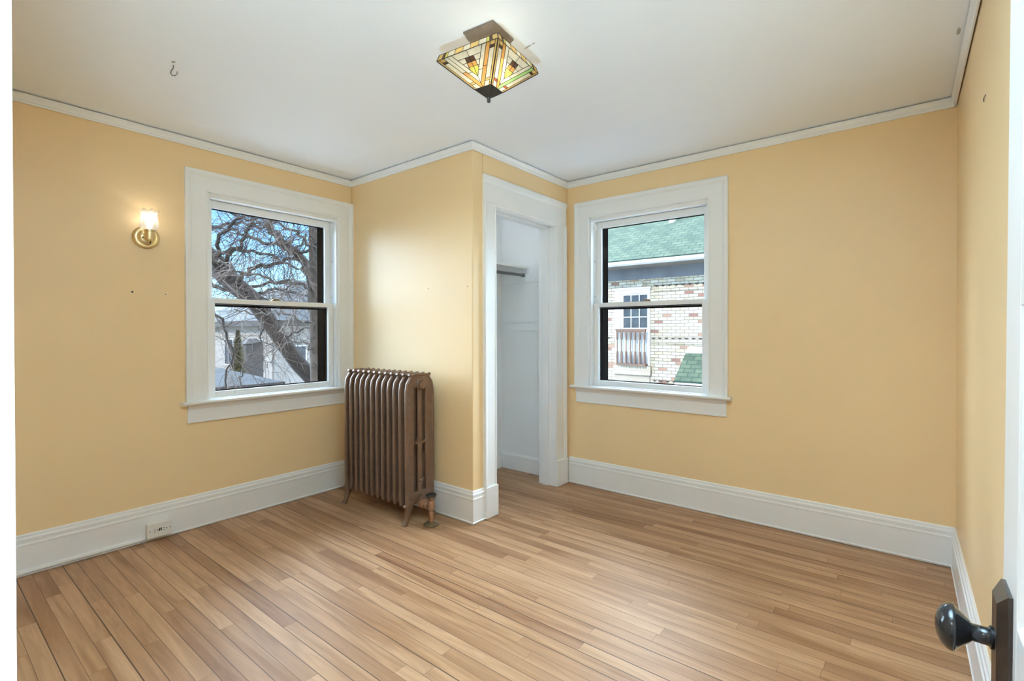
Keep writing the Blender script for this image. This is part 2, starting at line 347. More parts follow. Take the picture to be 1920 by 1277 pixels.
# ------------------------------------------------------------------ baseboards, crown
BP = [(0, 0.003), (0.020, 0.003), (0.022, 0.012), (0.018, 0.016), (0.018, 0.150), (0.0195, 0.153), (0.0195, 0.160), (0.015, 0.164), (0.015, 0.176), (0.017, 0.179), (0.016, 0.188), (0.011, 0.194), (0.010, 0.204), (0.006, 0.209), (0, 0.209)]
def plan(u, v, h): return (u, v, h)
def base(name, path, side, label, prof=BP, mt=TRIM):
    o = MB().sweep(path, prof, plan, side=side).build(name, mt); struct(o, label, 'baseboard')
base('baseboard_left', [(0, YN), (0, YB)], -1, 'cream baseboard along the left wall behind the outlet box')
base('baseboard_closet', [(0.0, YB), (XC, YB), (XC, -1.018)], -1, 'cream baseboard on the closet corner beside the radiator')
base('baseboard_back', [(XC+.02, 0), (XR, 0)], -1, 'long white baseboard along the back wall')
base('baseboard_right', [(XR, 0), (XR, YN)], -1, 'white baseboard along the right wall behind the door')
CBP = [(0, 0.003), (0.016, 0.003), (0.016, 0.128), (0.010, 0.142), (0, 0.142)]
base('baseboard_closet_inside', [(CLX, YB+.11), (CLX, -.006), (XC-.126, -.006)], -1, 'plain white baseboard inside the closet', CBP, CLOSETW)
CP = [(0.0015, 2.386), (0.008, 2.386), (0.009, 2.395), (0.012, 2.398), (0.012, 2.410), (0.017, 2.418), (0.021, 2.424), (0.021, 2.4325), (0.0015, 2.4325)]
def crown(name, path, label):
    o = MB().sweep(path, CP, plan, side=-1).build(name, TRIM); struct(o, label, 'crown moulding')
crown('trim_1', [(0, YN), (0, YB)], 'narrow white crown strip above the left wall')
crown('trim_2', [(0, YB), (XC, YB), (XC, 0)], 'narrow white crown strip around the closet corner')
crown('trim_3', [(XC, 0), (XR, 0)], 'narrow white crown strip above the back wall')
crown('trim_4', [(XR-.004, 0), (XR-.004, YN)], 'narrow white crown strip above the right wall')

# ------------------------------------------------------------------ windows
def window(name, label, P, clip_u=None):
    """P(u, w, z): u along the wall from the window centre, w outward from the room, z up."""
    root = empty(name, P(0, 0, WZ0), label, 'window', None, 'structure')
    def bx(mb, u0, u1, w0, w1, z0, z1, mi=0):
        a = P(u0, w0, z0); b = P(u1, w1, z1)
        mb.box([min(q, r) for q, r in zip(a, b)], [max(q, r) for q, r in zip(a, b)], mi)
    cu = 0.613 if clip_u is None else clip_u
    # casing: left, head, right in one mitred sweep; d from the inner edge outwards
    prof = [(0, 0), (0, .014), (.004, .017), (.010, .017), (.013, .013), (.018, .013), (.092, .013), (.095, .016), (.100, .017), (.104, .021), (.112, .024), (.127, .024), (.130, .021), (.130, 0)]
    c = MB().sweep([(-.457, .795), (-.457, 2.119), (.457, 2.119), (.457, .795)], prof, lambda u, v, h: P(u, -h, v), side=1)
    c.build('casing', TRIM, root)
    # stool with nosing, and apron with cove
    s = MB()
    sp = [(0, .770), (.034, .770), (.040, .774), (.047, .776), (.056, .781), (.058, .788), (.055, .795), (-.045, .795), (-.045, .770)]
    s.prism([P(-.613, -d, z) for d, z in sp], [P(cu, -d, z) for d, z in sp]); s.build('stool', TRIM, root)
    a = MB(); ap = [(0, .660), (.012, .660), (.014, .664), (.014, .670), (.012, .674), (.012, .744), (.016, .748), (.022, .757), (.030, .770), (0, .770)]
    ca = min(cu, .576)
    a.prism([P(-.576, -d, z) for d, z in ap], [P(ca, -d, z) for d, z in ap]); a.build('apron', TRIM, root)
    # jambs, stops and liner
    j = MB()
    for sg in (-1, 1):
        bx(j, sg*.443, sg*.4598, .0005, .042, .795, 2.1205)
        bx(j, sg*.4465, sg*.4598, .042, .125, .780, 2.1205)
        bx(j, sg*.4405, sg*.4465, .0815, .0865, .795, 2.100)
    bx(j, -.445, .445, .0005, .042, 2.091, 2.1205); bx(j, -.445, .445, .042, .125, 2.098, 2.1205)
    bx(j, -.4465, .4465, .042, .125, .772, .790)
    j.build('jamb', SASHW, root)
    for sg in (-1, 1):
        k = MB(); bx(k, sg*.436, sg*.4462, .052, .074, 2.035, 2.075); bx(k, sg*.438, sg*.4462, .057, .068, 1.995, 2.035); k.build('balance_shoe', SASHW, root)
        k = MB()
        for zz in (1.78, 1.50, 1.24, .94): bx(k, sg*.4435, sg*.4455, .060, .066, zz-.004, zz+.004)
        k.build('jamb_screw', GREYMET, root)
    e = MB()                                   # dark exterior frame
    for sg in (-1, 1): bx(e, sg*.408, sg*.4598, .127, .215, .775, 2.12)
    bx(e, -.408, .408, .127, .215, 2.064, 2.12); bx(e, -.408, .408, .127, .235, .760, .800)
    e.build('exterior_frame', BRONZE_EXT, root)
    # sashes
    def sash(z0, z1, w0, w1, zb, zt, nm):
        m = MB(); g = .040
        for sg in (-1, 1): bx(m, sg*(.444-.043), sg*.444, w0, w1, z0, z1)
        bx(m, -.401, .401, w0, w1, z0, zb); bx(m, -.401, .401, w0, w1, zt, z1)
        o = m.build(nm, SASHW, root, bevel=.002)
        b = MB(); w2 = (w0+w1)/2                # dark outside cladding bead, seen edge-on through the glass
        for sg in (-1, 1): bx(b, sg*.394, sg*.4005, w2+.006, w1-.001, zb, zt)
        bx(b, -.394, .394, w2+.006, w1-.001, zt-.006, zt); bx(b, -.394, .394, w2+.006, w1-.001, zb-.0, zb+.006)
        b.build('outer_bead', BRONZE_EXT, o)
        p = MB(); bx(p, -.4015, .4015, w2-.003, w2+.003, zb-.002, zt+.002); p.build('pane', GLASS, o)
        return o
    lo = sash(.7965, 1.449, .043, .080, .839, 1.417, 'lower_sash')
    up = sash(1.412, 2.096, .088, .122, 1.449, 2.046, 'upper_sash')
    k = MB(); bx(k, -.401, .401, .118, .1265, 1.398, 1.445); k.build('outer_meeting_rail', BRONZE_EXT, up)
    lk = MB(); bx(lk, -.030, .030, .050, .076, 1.449, 1.455); bx(lk, -.018, .022, .054, .072, 1.455, 1.465); bx(lk, -.034, -.008, .052, .060, 1.461, 1.468)
    lk.build('sash_lock', OLDBRASS, root, bevel=.002)
    for uc in (-.24, .24):
        k = MB(); bx(k, uc-.042, uc+.042, .034, .0432, .820, .829); bx(k, uc-.042, uc+.042, .041, .0432, .808, .829); k.build('sash_lift', SASHW, lo)
    return root
window('window_1', 'left wall window with bare tree branches behind its two sashes', lambda u, w, z: Vector((-w, W1C+u, z)), clip_u=.5825)
window('window_2', 'back wall window looking out on the brick house with green roof', lambda u, w, z: Vector((W2C+u, w, z)))

# ------------------------------------------------------------------ closet doorway
dw = empty('door_1', (XC, -.54, 0), 'open closet doorway with wide white casing and no door', 'doorway', None, 'structure')
cprof = [(0, 0), (0, .015), (.004, .018), (.011, .018), (.014, .014), (.092, .014), (.096, .018), (.104, .022), (.117, .025), (.122, .022), (.122, 0)]
m = MB()
m.sweep([(OC0, .205), (OC0, 2.06)], cprof, lambda u, v, h: (XC+h, u, v), side=1)
m.sweep([(OC1, 2.06), (OC1, .205)], [(d*1.22, h) for d, h in cprof], lambda u, v, h: (XC+h, u, v), side=1)
hp = [(d*1.6, h) for d, h in cprof]
m.prism([(XC+h, -1.022, 2.06+d) for d, h in hp], [(XC+h, OC1+.149, 2.06+d) for d, h in hp])
m.build('casing', TRIM, dw)
for y0, y1 in ((-1.020, OC0+.001), (OC1-.001, -.034)):
    MB().box((XC, y0, .003), (XC+.029, y1, .206)).build('plinth_block', TRIM, dw, bevel=.003)
m = MB()
m.box((XC-.155, OC0-.02, 0.002), (XC, OC0, OCZ)); m.box((XC-.155, OC1, 0.002), (XC, OC1+.02, OCZ)); m.box((XC-.155, OC0-.02, OCZ), (XC, OC1+.02, OCZ+.02))
m.build('jamb', TRIM, dw, bevel=.002)
m = MB()
m.box((XC-.115, OC0, .002), (XC-.052, OC0+.012, OCZ)); m.box((XC-.115, OC1-.012, .002), (XC-.052, OC1, OCZ)); m.box((XC-.115, OC0, OCZ-.012), (XC-.052, OC1, OCZ))
m.build('door_stop', TRIM, dw, bevel=.003)
for z in (.33, 1.06, 1.83):
    MB().box((XC-.046, OC1-.0015, z-.045), (XC-.012, OC1, z+.045)).build('hinge_leaf', TRIM, dw, bevel=.0006)

# flaked paint and scuffs on the ceiling
def on_ceiling(u, v):
    d = cF+cR*((u-971.87)/FPX)-cU*((v-624.47)/FPX); p = CAM+d*((H-CAM.z)/d.z); return (p.x, p.y, H-.0006)
ceil_ = bpy.data.objects['ceiling']
for pts in ([(1793, 64), (1795, 55), (1799, 51), (1802, 54), (1800, 62), (1796, 65)], [(983, 91), (989, 86), (995, 83), (996, 85), (990, 89), (984, 92)], [(997, 82), (1002, 79), (1003, 81), (998, 84)], [(321, 117), (322, 114), (328, 114), (329, 117), (325, 118)]):
    MB().poly([on_ceiling(*p) for p in pts]).build('paint_flake', SCUFF, ceil_)

# closet fittings
sh = MB().box((CLX+.001, YB+.108, 1.762), (.95, -.0075, 1.782)).build('closet_shelf', CLOSETW, bevel=.002); tag(sh, 'white painted upper closet shelf above the dark hanging rod', 'shelf')
cl = empty('shelf_cleat', (.8, -.02, 1.735), 'white cleat rail on the closet wall directly beneath the upper shelf', 'cleat')
m = MB(); m.box((CLX+.001, -.0235, 1.728), (.948, -.0075, 1.7605)); m.build('cleat_board', CLOSETW, cl, bevel=.002)
hs = empty('hook_rail', (.84, -.014, 1.69), 'white hook rail on the closet wall holding the end of the rod', 'rail')
m = MB(); m.box((CLX+.001, -.0175, 1.648), (XC-.128, -.0075, 1.727)); m.build('rail_board', CLOSETW, hs, bevel=.002)
m = MB(); m.box((.995, -.0215, 1.660), (1.006, -.0176, 1.715)); m.build('rail_bracket', CLOSETW, hs)
rod = MB().tube([(.90, YB+.112, 1.703), (.90, -.040, 1.712)], .0125, 14); rod.box((.886, -.040, 1.697), (.914, -.0185, 1.7265))
tag(rod.build('hanging_rod', GREYMET, smooth=True), 'dark grey metal hanging rod under the closet shelf', 'rod')
lr = empty('lower_rail', (.84, -.02, 1.27), 'low white wall rail with thin ledges halfway up the closet', 'rail')
m = MB(); m.box((CLX+.001, -.0145, 1.243), (XC-.128, -.0075, 1.305)); m.box((CLX+.001, YB+.110, 1.243), (CLX+.0085, -.0145, 1.305)); m.build('rail_board', CLOSETW, lr)
m = MB(); m.box((CLX+.001, -.026, 1.305), (XC-.128, -.0075, 1.314)); m.box((CLX+.001, YB+.110, 1.305), (CLX+.020, -.026, 1.314)); m.build('ledge', CLOSETW, lr)
m = MB(); m.box((CLX+.001, -.020, 1.234), (XC-.128, -.0075, 1.243)); m.box((CLX+.001, YB+.110, 1.234), (CLX+.014, -.020, 1.243)); m.build('ledge', CLOSETW, lr)
m = MB(); m.box((CLX+.0086, -.022, 1.275), (.915, -.0146, 1.284)); m.build('batten', CLOSETW, lr)

clp = empty('closet_fill_lamp', (1.12, -.86, H), 'added bare bulb, unseen on the closet ceiling, to brighten the closet', 'ceiling lamp')  # unseen bulb added to brighten the inside of the closet
MB().lathe([(.001, H-.001), (.05, H-.001), (.05, H-.012), (.026, H-.022), (.024, H-.04), (.001, H-.041)], (1.12, -.86, 0), 'Z', 20).build('lamp_holder', EXTWHITE, clp)
MB().lathe([(.001, H-.041), (.013, H-.042), (.015, H-.055), (.027, H-.080), (.028, H-.095), (.018, H-.115), (.001, H-.120)], (1.12, -.86, 0), 'Z', 18).build('bulb', BULB, clp, smooth=True)
light('closet_fill_light', 'POINT', (1.12, -.86, H-.15), 1.25, (0.90, 0.96, 1.0), shadow_soft_size=.03)

# ------------------------------------------------------------------ room doorway and open door
rd = empty('door_2', (DX0, YN, 0), 'white jamb of the doorway at the left edge of the view', 'doorway', None, 'structure')
m = MB(); m.box((DX0-.02, YH-.005, 0.002), (DX0, YN, DZ)); m.box((DX1, YH-.005, .002), (DX1+.02, YN, DZ)); m.box((DX0-.02, YH-.005, DZ), (DX1+.02, YN, DZ+.02)); m.build('jamb', TRIM, rd, bevel=.002)
rp = [(0, 0), (0, .012), (.003, .015), (.009, .015), (.012, .012), (.09, .012), (.096, .018), (.11, .021), (.115, .018), (.115, 0)]
m = MB().sweep([(DX0-.004, .003), (DX0-.004, DZ+.004), (DX1-.03, DZ+.004)], rp, lambda u, v, h: (u, YN+h, v), side=1); m.build('casing', TRIM, rd)
m = MB(); m.box((DX0, -3.405, .002), (DX0+.012, -3.376, DZ)); m.build('door_stop', TRIM, rd)
DFX, DE, DW = 3.588, -2.555, .775
LEAN = R(0.35)
door = empty('door_3', (DFX, YN+.004, 0.006), 'open white panelled room door with black knob at the right edge', 'door', None, 'structure')
TH = .036
def dbx(mb, y0, y1, z0, z1, x0=0.0, x1=TH): mb.box((DFX+x0, y0, z0), (DFX+x1, y1, z1))
d0, d1 = DE-DW, DE
ST = .092
rails = [(0.010, .245), (.800, .915), (1.262, 1.405), (1.93, 2.04)]
m = MB()
dbx(m, d0, d0+ST, .010, 2.04); dbx(m, d1-ST, d1, .010, 2.04)
for a, b in rails: dbx(m, d0+ST, d1-ST, a, b)
m.build('door_frame', TRIM, door, bevel=.0015)
for (a, b) in zip(rails, rails[1:]):
    z0, z1 = a[1], b[0]; y0, y1 = d0+ST, d1-ST
    q = MB(); dbx(q, y0, y1, z0, z1, .013, .023)
    for face, dep in ((0.002, .012),):
        e = .018
        for A, B in (((y0, z0, y1, z0), (y0+e, z0+e, y1-e, z0+e)), ((y0, z1, y1, z1), (y0+e, z1-e, y1-e, z1-e)), ((y0, z0, y0, z1), (y0+e, z0+e, y0+e, z1-e)), ((y1, z0, y1, z1), (y1-e, z0+e, y1-e, z1-e))):
            x0, x1 = DFX+face, DFX+dep
            q.prism([(x0, A[0], A[1]), (x1+.002, A[0], A[1]), (x1+.002, B[0], B[1])], [(x0, A[2], A[3]), (x1+.002, A[2], A[3]), (x1+.002, B[2], B[3])])
    q.build('door_panel', TRIM, door)
KY, KZ = -2.545-.055, .875
pl = MB()
py0, py1, pz0, pz1, pt, be = KY-.027, KY+.027, KZ-.135, KZ+.062, .0125, .009
pl.rings([[(DFX, py0, pz0), (DFX, py1, pz0), (DFX, py1, pz1), (DFX, py0, pz1)], [(DFX-.004, py0, pz0), (DFX-.004, py1, pz0), (DFX-.004, py1, pz1), (DFX-.004, py0, pz1)],
          [(DFX-pt, py0+be, pz0+be), (DFX-pt, py1-be, pz0+be), (DFX-pt, py1-be, pz1-be*1.5), (DFX-pt, py0+be, pz1-be*1.5)]])
plo = pl.build('knob_plate', DARKPL, door)
kp = [(.0005, .0), (.0125, .0), (.013, .003), (.0100, .005), (.0098, .019), (.0125, .021), (.019, .028), (.0245, .0335), (.0258, .0345), (.0272, .0352), (.0274, .0375), (.0262, .0415), (.0215, .0470), (.0135, .0510), (.005, .0527), (.0005, .0529)]
MB().lathe(kp, (DFX-pt, KY, KZ), '-X', 32).build('knob', BLACK, door, smooth=True, angle=60)
for z in (.25, 1.02, 1.8):
    MB().tube([(DFX+.004, YN+.004, z-.045), (DFX+.004, YN+.004, z+.045)], .006, 10).build('hinge', OLDBRASS, door)
door.rotation_euler = (0, LEAN, 0)

# ------------------------------------------------------------------ radiator
RY = -1.29; NS = 12; RX0, RX1 = .352, 1.022
rad = empty('radiator', ((RX0+RX1)/2, RY, 0), 'tall bronze painted cast iron radiator standing on feet under the window corner', 'radiator')
def section(x):
    m = MB(); hx = .0108
    for sg in (-1, 1):
        m.ribbon([(RY+sg*.078, .118), (RY+sg*.0785, .13), (RY+sg*.0785, .845), (RY+sg*.072, .885), (RY+sg*.054, .915), (RY+sg*.02, .928), (RY, .930)], [.022, .032, .035, .035, .034, .032, .030], .0078, x, 14)
        m.ribbon([(RY+sg*.1035, .112), (RY+sg*.1065, .135), (RY+sg*.1065, .845), (RY+sg*.099, .893), (RY+sg*.074, .930), (RY+sg*.045, .944)], [.008, .0095, .0095, .0095, .0095, .008], .0108, x, 10)
        m.ribbon([(RY+sg*.066, .938), (RY+sg*.078, .948), (RY+sg*.088, .953)], [.013, .011, .007], .011, x, 8)
    m.ribbon([(RY, .120), (RY, .90)], .0175, .0085, x, 12)
    m.ribbon([(RY-.085, .150), (RY+.085, .150)], .032, hx, x, 12)
    m.ribbon([(RY-.075, .215-.035), (RY+.075, .215-.035)], .018, hx*.8, x, 10)
    m.ribbon([(RY-.060, .905), (RY+.060, .905)], .042, hx, x, 12)
    m.ribbon([(RY-.070, .945), (RY-.03, .951), (RY+.03, .951), (RY+.070, .945)], [.006, .010, .010, .006], .012, x, 8)
    m.ribbon([(RY-.047, .518), (RY-.030, .511), (RY-.012, .507), (RY+.012, .507), (RY+.030, .511), (RY+.047, .518)], [.016, .008, .013, .013, .008, .016], .0100, x, 8)
    for z in (.885, .150): m.lathe([(.001, -.032), (.028, -.032), (.028, .032), (.001, .032)], (x, RY, z), 'X', 16)
    return m
dx = (RX1-RX0)/(NS-1)
first = section(RX0).build('section', RADI, rad, smooth=True, angle=50)
for i in range(1, NS):
    c = first.copy(); COL.objects.link(c); c.parent = rad; c.matrix_parent_inverse = first.matrix_parent_inverse.copy(); c.location.x = dx*i
for x in (RX0, RX1):
    for sg in (-1, 1):
        m = MB(); y = RY+sg*.088
        m.ribbon([(RY+sg*.078, .150), (y, .115), (RY+sg*.094, .082), (RY+sg*.104, .052), (RY+sg*.112, .026), (RY+sg*.122, .010), (RY+sg*.126, .001)], [.036, .033, .024, .015, .012, .016, .018], .015, x, 12)
        m.lathe([(.001, -.014), (.010, -.012), (.012, 0), (.010, .012), (.001, .014)], (x, RY+sg*.117, .118), 'X', 12)
        m.build('leg', RADI, rad, smooth=True)
ex = RX1+.0108
m = MB().lathe([(.034, -.004), (.034, .004), (.030, .008), (.027, .008), (.025, .005), (.016, .006), (.010, .009), (.001, .010)], (ex, RY, .888), 'X', 28)
m.build('end_medallion', RADI, rad, smooth=True, angle=30)
for sg in (-1, 1):                                  # cast relief on the end section
    m = MB()
    for k in range(46):
        z = .16+k*.0155
        m.lathe([(.001, 0), (.0045, .0005), (.0025, .0022), (.0005, .0025)], (ex-.0008, RY+sg*(.078+.014*sin(k*1.1)), z), 'X', 8)
    m.build('cast_relief', RADI, rad, smooth=True)
m = MB().lathe([(.001, 0), (.008, 0), (.008, .012), (.005, .016), (.001, .017)], (RX1+.011, RY-.004, .265), 'X', 12); m.tube([(RX1+.018, RY, .27), (RX1+.022, RY+.016, .28)], .004, 8)
m.build('air_vent', RADI, rad, smooth=True)
VX, VY = 1.135, -1.292
vr = bpy.data.objects.new('supply_valve', None); vr.location = (0, 0, 0); COL.objects.link(vr); vr.parent = rad; vr.matrix_parent_inverse = Matrix.Translation(-rad.location)
m = MB().lathe([(.013, .010), (.013, .060), (.0165, .062), (.0165, .078), (.014, .080), (.014, .092), (.021, .097), (.023, .112), (.022, .140), (.0185, .148), (.0185, .154), (.009, .158), (.008, .180), (.001, .180)], (VX, VY, 0), 'Z', 22)
m.build('valve_body', VALVE, vr, smooth=True, angle=35)
m = MB().lathe([(.030, 0), (.031, .014), (.026, .016), (.026, .022), (.031, .024), (.031, .036), (.024, .039), (.022, .058), (.018, .062), (.018, .095), (.001, .095)], (RX1+.0165, RY, .118), 'X', 24)
m.build('union_nut', VALVE, vr, smooth=True, angle=35)
m = MB().lathe([(.0005, .178), (.014, .178), (.030, .181), (.034, .188), (.032, .195), (.024, .198), (.014, .195), (.008, .199), (.0005, .200)], (VX, VY, 0), 'Z', 26)
m.build('handwheel', RUBBER, vr, smooth=True)
m = MB().lathe([(.0005, .001), (.050, .001), (.051, .006), (.045, .011), (.030, .015), (.020, .022), (.0005, .023)], (VX, VY, 0), 'Z', 30)
m.build('floor_escutcheon', OLDBRASS, vr, smooth=True)

# ------------------------------------------------------------------ ceiling lamp
LX, LY = 2.1615, -1.8895; LA = R(6.2)
lamp = empty('ceiling_lamp', (LX, LY, H), 'lit square stained glass ceiling lamp with an inverted pyramid shade', 'ceiling lamp')
def L(px, py, z): return Vector((LX+px*cos(LA)-py*sin(LA), LY+px*sin(LA)+py*cos(LA), z))
def sq(h, z): return [L(-h, -h, z), L(h, -h, z), L(h, h, z), L(-h, h, z)]
m = MB().rings([sq(.0735, H-.0005), sq(.0735, H-.008), sq(.070, H-.012), sq(.066, H-.020), sq(.060, H-.032), sq(.050, H-.042), sq(.046, H-.044), sq(.046, H-.052)])
m.build('canopy', ANTIQUE, lamp)
m = MB().rings([sq(.020, H-.050), sq(.020, 2.33)]); m.tube([L(0, 0, 2.335), L(0, 0, 2.19)], .005, 8); m.build('stem', ANTIQUE, lamp)
RT, RB, ZT, ZM, HB, ZB = .140, .148, 2.334, 2.309, .040, 2.212
m = MB()
for a in range(4):
    c0 = sq(RT-.004, ZT-.003)[a]; m.tube([c0, L(0, 0, 2.300)], .0025, 6)
m.lathe([(.001, -.004), (.012, -.004), (.012, .004), (.001, .004)], (LX, LY, 2.300), 'Z', 12); m.build('shade_spider', LEAD, lamp)
ES = .115                                            # corner blocks etc. below
def clip(poly, a, b, c, keep):                        # keep a*s + b*t + c >= 0 (keep=1) or <= 0 (keep=-1)
    out = []
    for i in range(len(poly)):
        p, q = poly[i], poly[(i+1) % len(poly)]; fp = keep*(a*p[0]+b*p[1]+c); fq = keep*(a*q[0]+b*q[1]+c)
        if fp >= -1e-9: out.append(p)
        if (fp > 1e-9 and fq < -1e-9) or (fp < -1e-9 and fq > 1e-9):
            k = fp/(fp-fq); out.append((p[0]+(q[0]-p[0])*k, p[1]+(q[1]-p[1])*k))
    return out
K = 1-HB/RB                                           # taper
def cut(polys, line):
    r = []
    for p, *t in polys:
        for kp_ in (1, -1):
            q = clip(p, *line, kp_)
            if len(q) > 2 and abs(sum(q[i][0]*q[(i+1) % len(q)][1]-q[(i+1) % len(q)][0]*q[i][1] for i in range(len(q)))) > 2e-4: r.append((q,))
    return r
def face_polys(kind):
    full = [(-1, 0), (1, 0), (1-K, 1), (-(1-K), 1)]
    res = []
    for sg in (1, -1):
        half = clip(full, sg, 0, 0, 1)
        E = lambda d: (-sg, -K, 1-d)                  # e - d, e = (1 - K t) - sg*s
        bands = [(0, .075), (.075, .23), (.23, .36), (.36, .50), (.50, 2)]
        for bi, (e0, e1) in enumerate(bands):
            p = clip(half, *E(e0), 1); p = clip(p, *E(e1), -1)
            if len(p) < 3: continue
            def tcut(p, t0, t1):
                q = clip(p, 0, 1, -t0, 1); return clip(q, 0, 1, -t1, -1)
            if bi == 0: segs = [(0, .93, 1), (.93, 1, 1)]
            elif bi == 1: segs = [(0, .09, 1), (.09, .15, 4), (.15, .80, 0), (.80, .86, 5 if kind else 1), (.86, 1, 0)]
            elif bi == 2: segs = [(0, .5, 2 if (sg > 0) != bool(kind) else 0), (.5, 1, 2 if kind == 0 else (3 if sg > 0 else 0))] if kind == 0 else [(0, 1, 3 if sg > 0 else 2)]
            elif bi == 3: segs = [(0, .55, 0), (.55, 1, 0)]
            else: segs = [(0, .17, 0), (.17, .30, 4), (.30, .42, 2), (.42, 1, 6)]
            for t0, t1, cc in segs:
                q = tcut(p, t0, t1)
                if len(q) < 3: continue
                if bi == 4 and t0 >= .17:             # small dark / orange diamonds beside the centre line, cream outside
                    i1 = clip(q, sg, 0, -.14, -1); i2 = clip(q, sg, 0, -.14, 1)
                    if len(i1) > 2: res.append((i1, cc))
                    if len(i2) > 2: res.append((i2, 0))
                else: res.append((q, cc))
    return res
came = MB()
for a in range(4):
    A, B = sq(RB, ZM)[a], sq(RB, ZM)[(a+1) % 4]; C0, D0 = sq(HB, ZB)[a], sq(HB, ZB)[(a+1) % 4]
    nrm = (B-A).cross(C0-A).normalized()
    if nrm.z > 0: nrm = -nrm
    def F(st):
        s_, t_ = st; w = 1-K*t_; f = (s_/w+1)/2
        return (A*(1-t_)+C0*t_)*(1-f)+(B*(1-t_)+D0*t_)*f
    g = MB()
    for q, cc in face_polys(a % 2):
        pts = [F(p) for p in q]; g.poly(pts, cc)
        for i in range(len(pts)):
            p0, p1 = pts[i], pts[(i+1) % len(pts)]
            if (p1-p0).length > .003: came.tube([p0+nrm*.0004, p1+nrm*.0004], .00115, 4)
    g.build('glass_panel', AG, lamp)
    g = MB(); T0, T1 = sq(RT, ZT)[a], sq(RT, ZT)[(a+1) % 4]
    br = [(0, .085, 1), (.085, .13, 4), (.13, .175, 6), (.175, .30, 0), (.30, .44, 1), (.44, .56, 0), (.56, .70, 1), (.70, .825, 0), (.825, .87, 6), (.87, .915, 4), (.915, 1, 1)]
    for f0, f1, cc in br:
        q = [T0.lerp(T1, f0), T0.lerp(T1, f1), A.lerp(B, f1), A.lerp(B, f0)]; g.poly(q, cc)
        came.tube([q[0], q[3]], .0012, 4); came.tube([q[0], q[1]], .0014, 4); came.tube([q[3], q[2]], .0018, 4)
    g.build('rim_band', AG, lamp)
    came.tube([A, C0], .0026, 6); came.tube([T0, A], .0022, 6)
came.build('lead_came', LEAD, lamp)
m = MB().rings([sq(HB+.002, ZB+.003), sq(HB+.002, ZB), sq(.030, ZB-.010), sq(.012, ZB-.024), sq(.004, ZB-.028)]); m.build('bottom_cap', LEAD, lamp)
m = MB().lathe([(.001, ZB-.026), (.0075, ZB-.026), (.0075, ZB-.034), (.0062, ZB-.035), (.0075, ZB-.038), (.0070, ZB-.044), (.001, ZB-.047)], (LX, LY, 0), 'Z', 16); m.build('finial', LEAD, lamp, smooth=True)
bl = MB().lathe([(.001, -.045), (.010, -.044), (.024, -.028), (.028, -.008), (.024, .010), (.014, .026), (.012, .040), (.001, .041)], L(.055, .02, 2.292), 'Z', 18)
bl.build('bulb', BULB, lamp, smooth=True)
light('ceiling_lamp_light', 'POINT', (LX, LY, 2.285), 0.55, (1.0, 0.90, 0.74), shadow_soft_size=.03)

# ------------------------------------------------------------------ wall sconce
SY, SZ = -2.482, 1.783
sc = empty('wall_sconce', (0, SY, SZ), 'lit brass wall sconce with a scalloped frosted tulip glass shade', 'wall lamp')
m = MB().lathe([(.001, 0), (.066, 0), (.0665, .006), (.062, .013), (.054, .017), (.050, .017), (.048, .012), (.042, .014), (.036, .021), (.026, .025), (.001, .027)], (0.0005, SY, SZ), 'X', 40)
m.build('backplate', BRASS, sc, smooth=True, angle=35)
m = MB().tube([(.022, SY, SZ-.008), (.05, SY, SZ-.028), (.070, SY, SZ-.030), (.078, SY, SZ-.018)], [.008, .0075, .007, .008], 10); m.build('arm', BRASS, sc, smooth=True)
CX = .078
m = MB().lathe([(.001, 1.757), (.016, 1.757), (.022, 1.761), (.0245, 1.768), (.0245, 1.806), (.0275, 1.809), (.0275, 1.819), (.001, 1.819)], (CX, SY-.004, 0), 'Z', 26); m.build('socket_cup', BRASS, sc, smooth=True, angle=35)
MB().tube([(.026, SY-.022, SZ-.004), (.036, SY-.022, SZ-.004)], .0035, 8).build('mounting_screw', LEAD, sc); MB().tube([(.076, SY+.002, 1.758), (.076, SY+.002, 1.742)], .003, 8).build('turn_switch', LEAD, sc)
rings = []; NN = 48
for r, z, sca in [(.026, 1.816, 0), (.036, 1.822, 0), (.044, 1.834, 0), (.0465, 1.848, 0), (.044, 1.866, 0), (.0395, 1.885, 0), (.0375, 1.902, 0), (.039, 1.914, .25), (.043, 1.922, .7), (.048, 1.928, 1.0)]:
    rings.append([(CX+(r+sca*.0025*cos(8*2*pi*k/NN))*cos(2*pi*k/NN), SY-.004+(r+sca*.0025*cos(8*2*pi*k/NN))*sin(2*pi*k/NN), z+sca*.006*cos(8*2*pi*k/NN)) for k in range(NN)])
MB().rings(rings, cap=False).build('glass_shade', FROST, sc, smooth=True, angle=80)
MB().lathe([(.001, 1.819), (.010, 1.820), (.011, 1.836), (.019, 1.856), (.021, 1.872), (.016, 1.888), (.001, 1.896)], (CX, SY-.004, 0), 'Z', 18).build('bulb', BULB, sc, smooth=True)
light('sconce_light', 'POINT', (CX, SY-.004, 1.885), 1.0, (1.0, 0.94, 0.82), shadow_soft_size=.02)

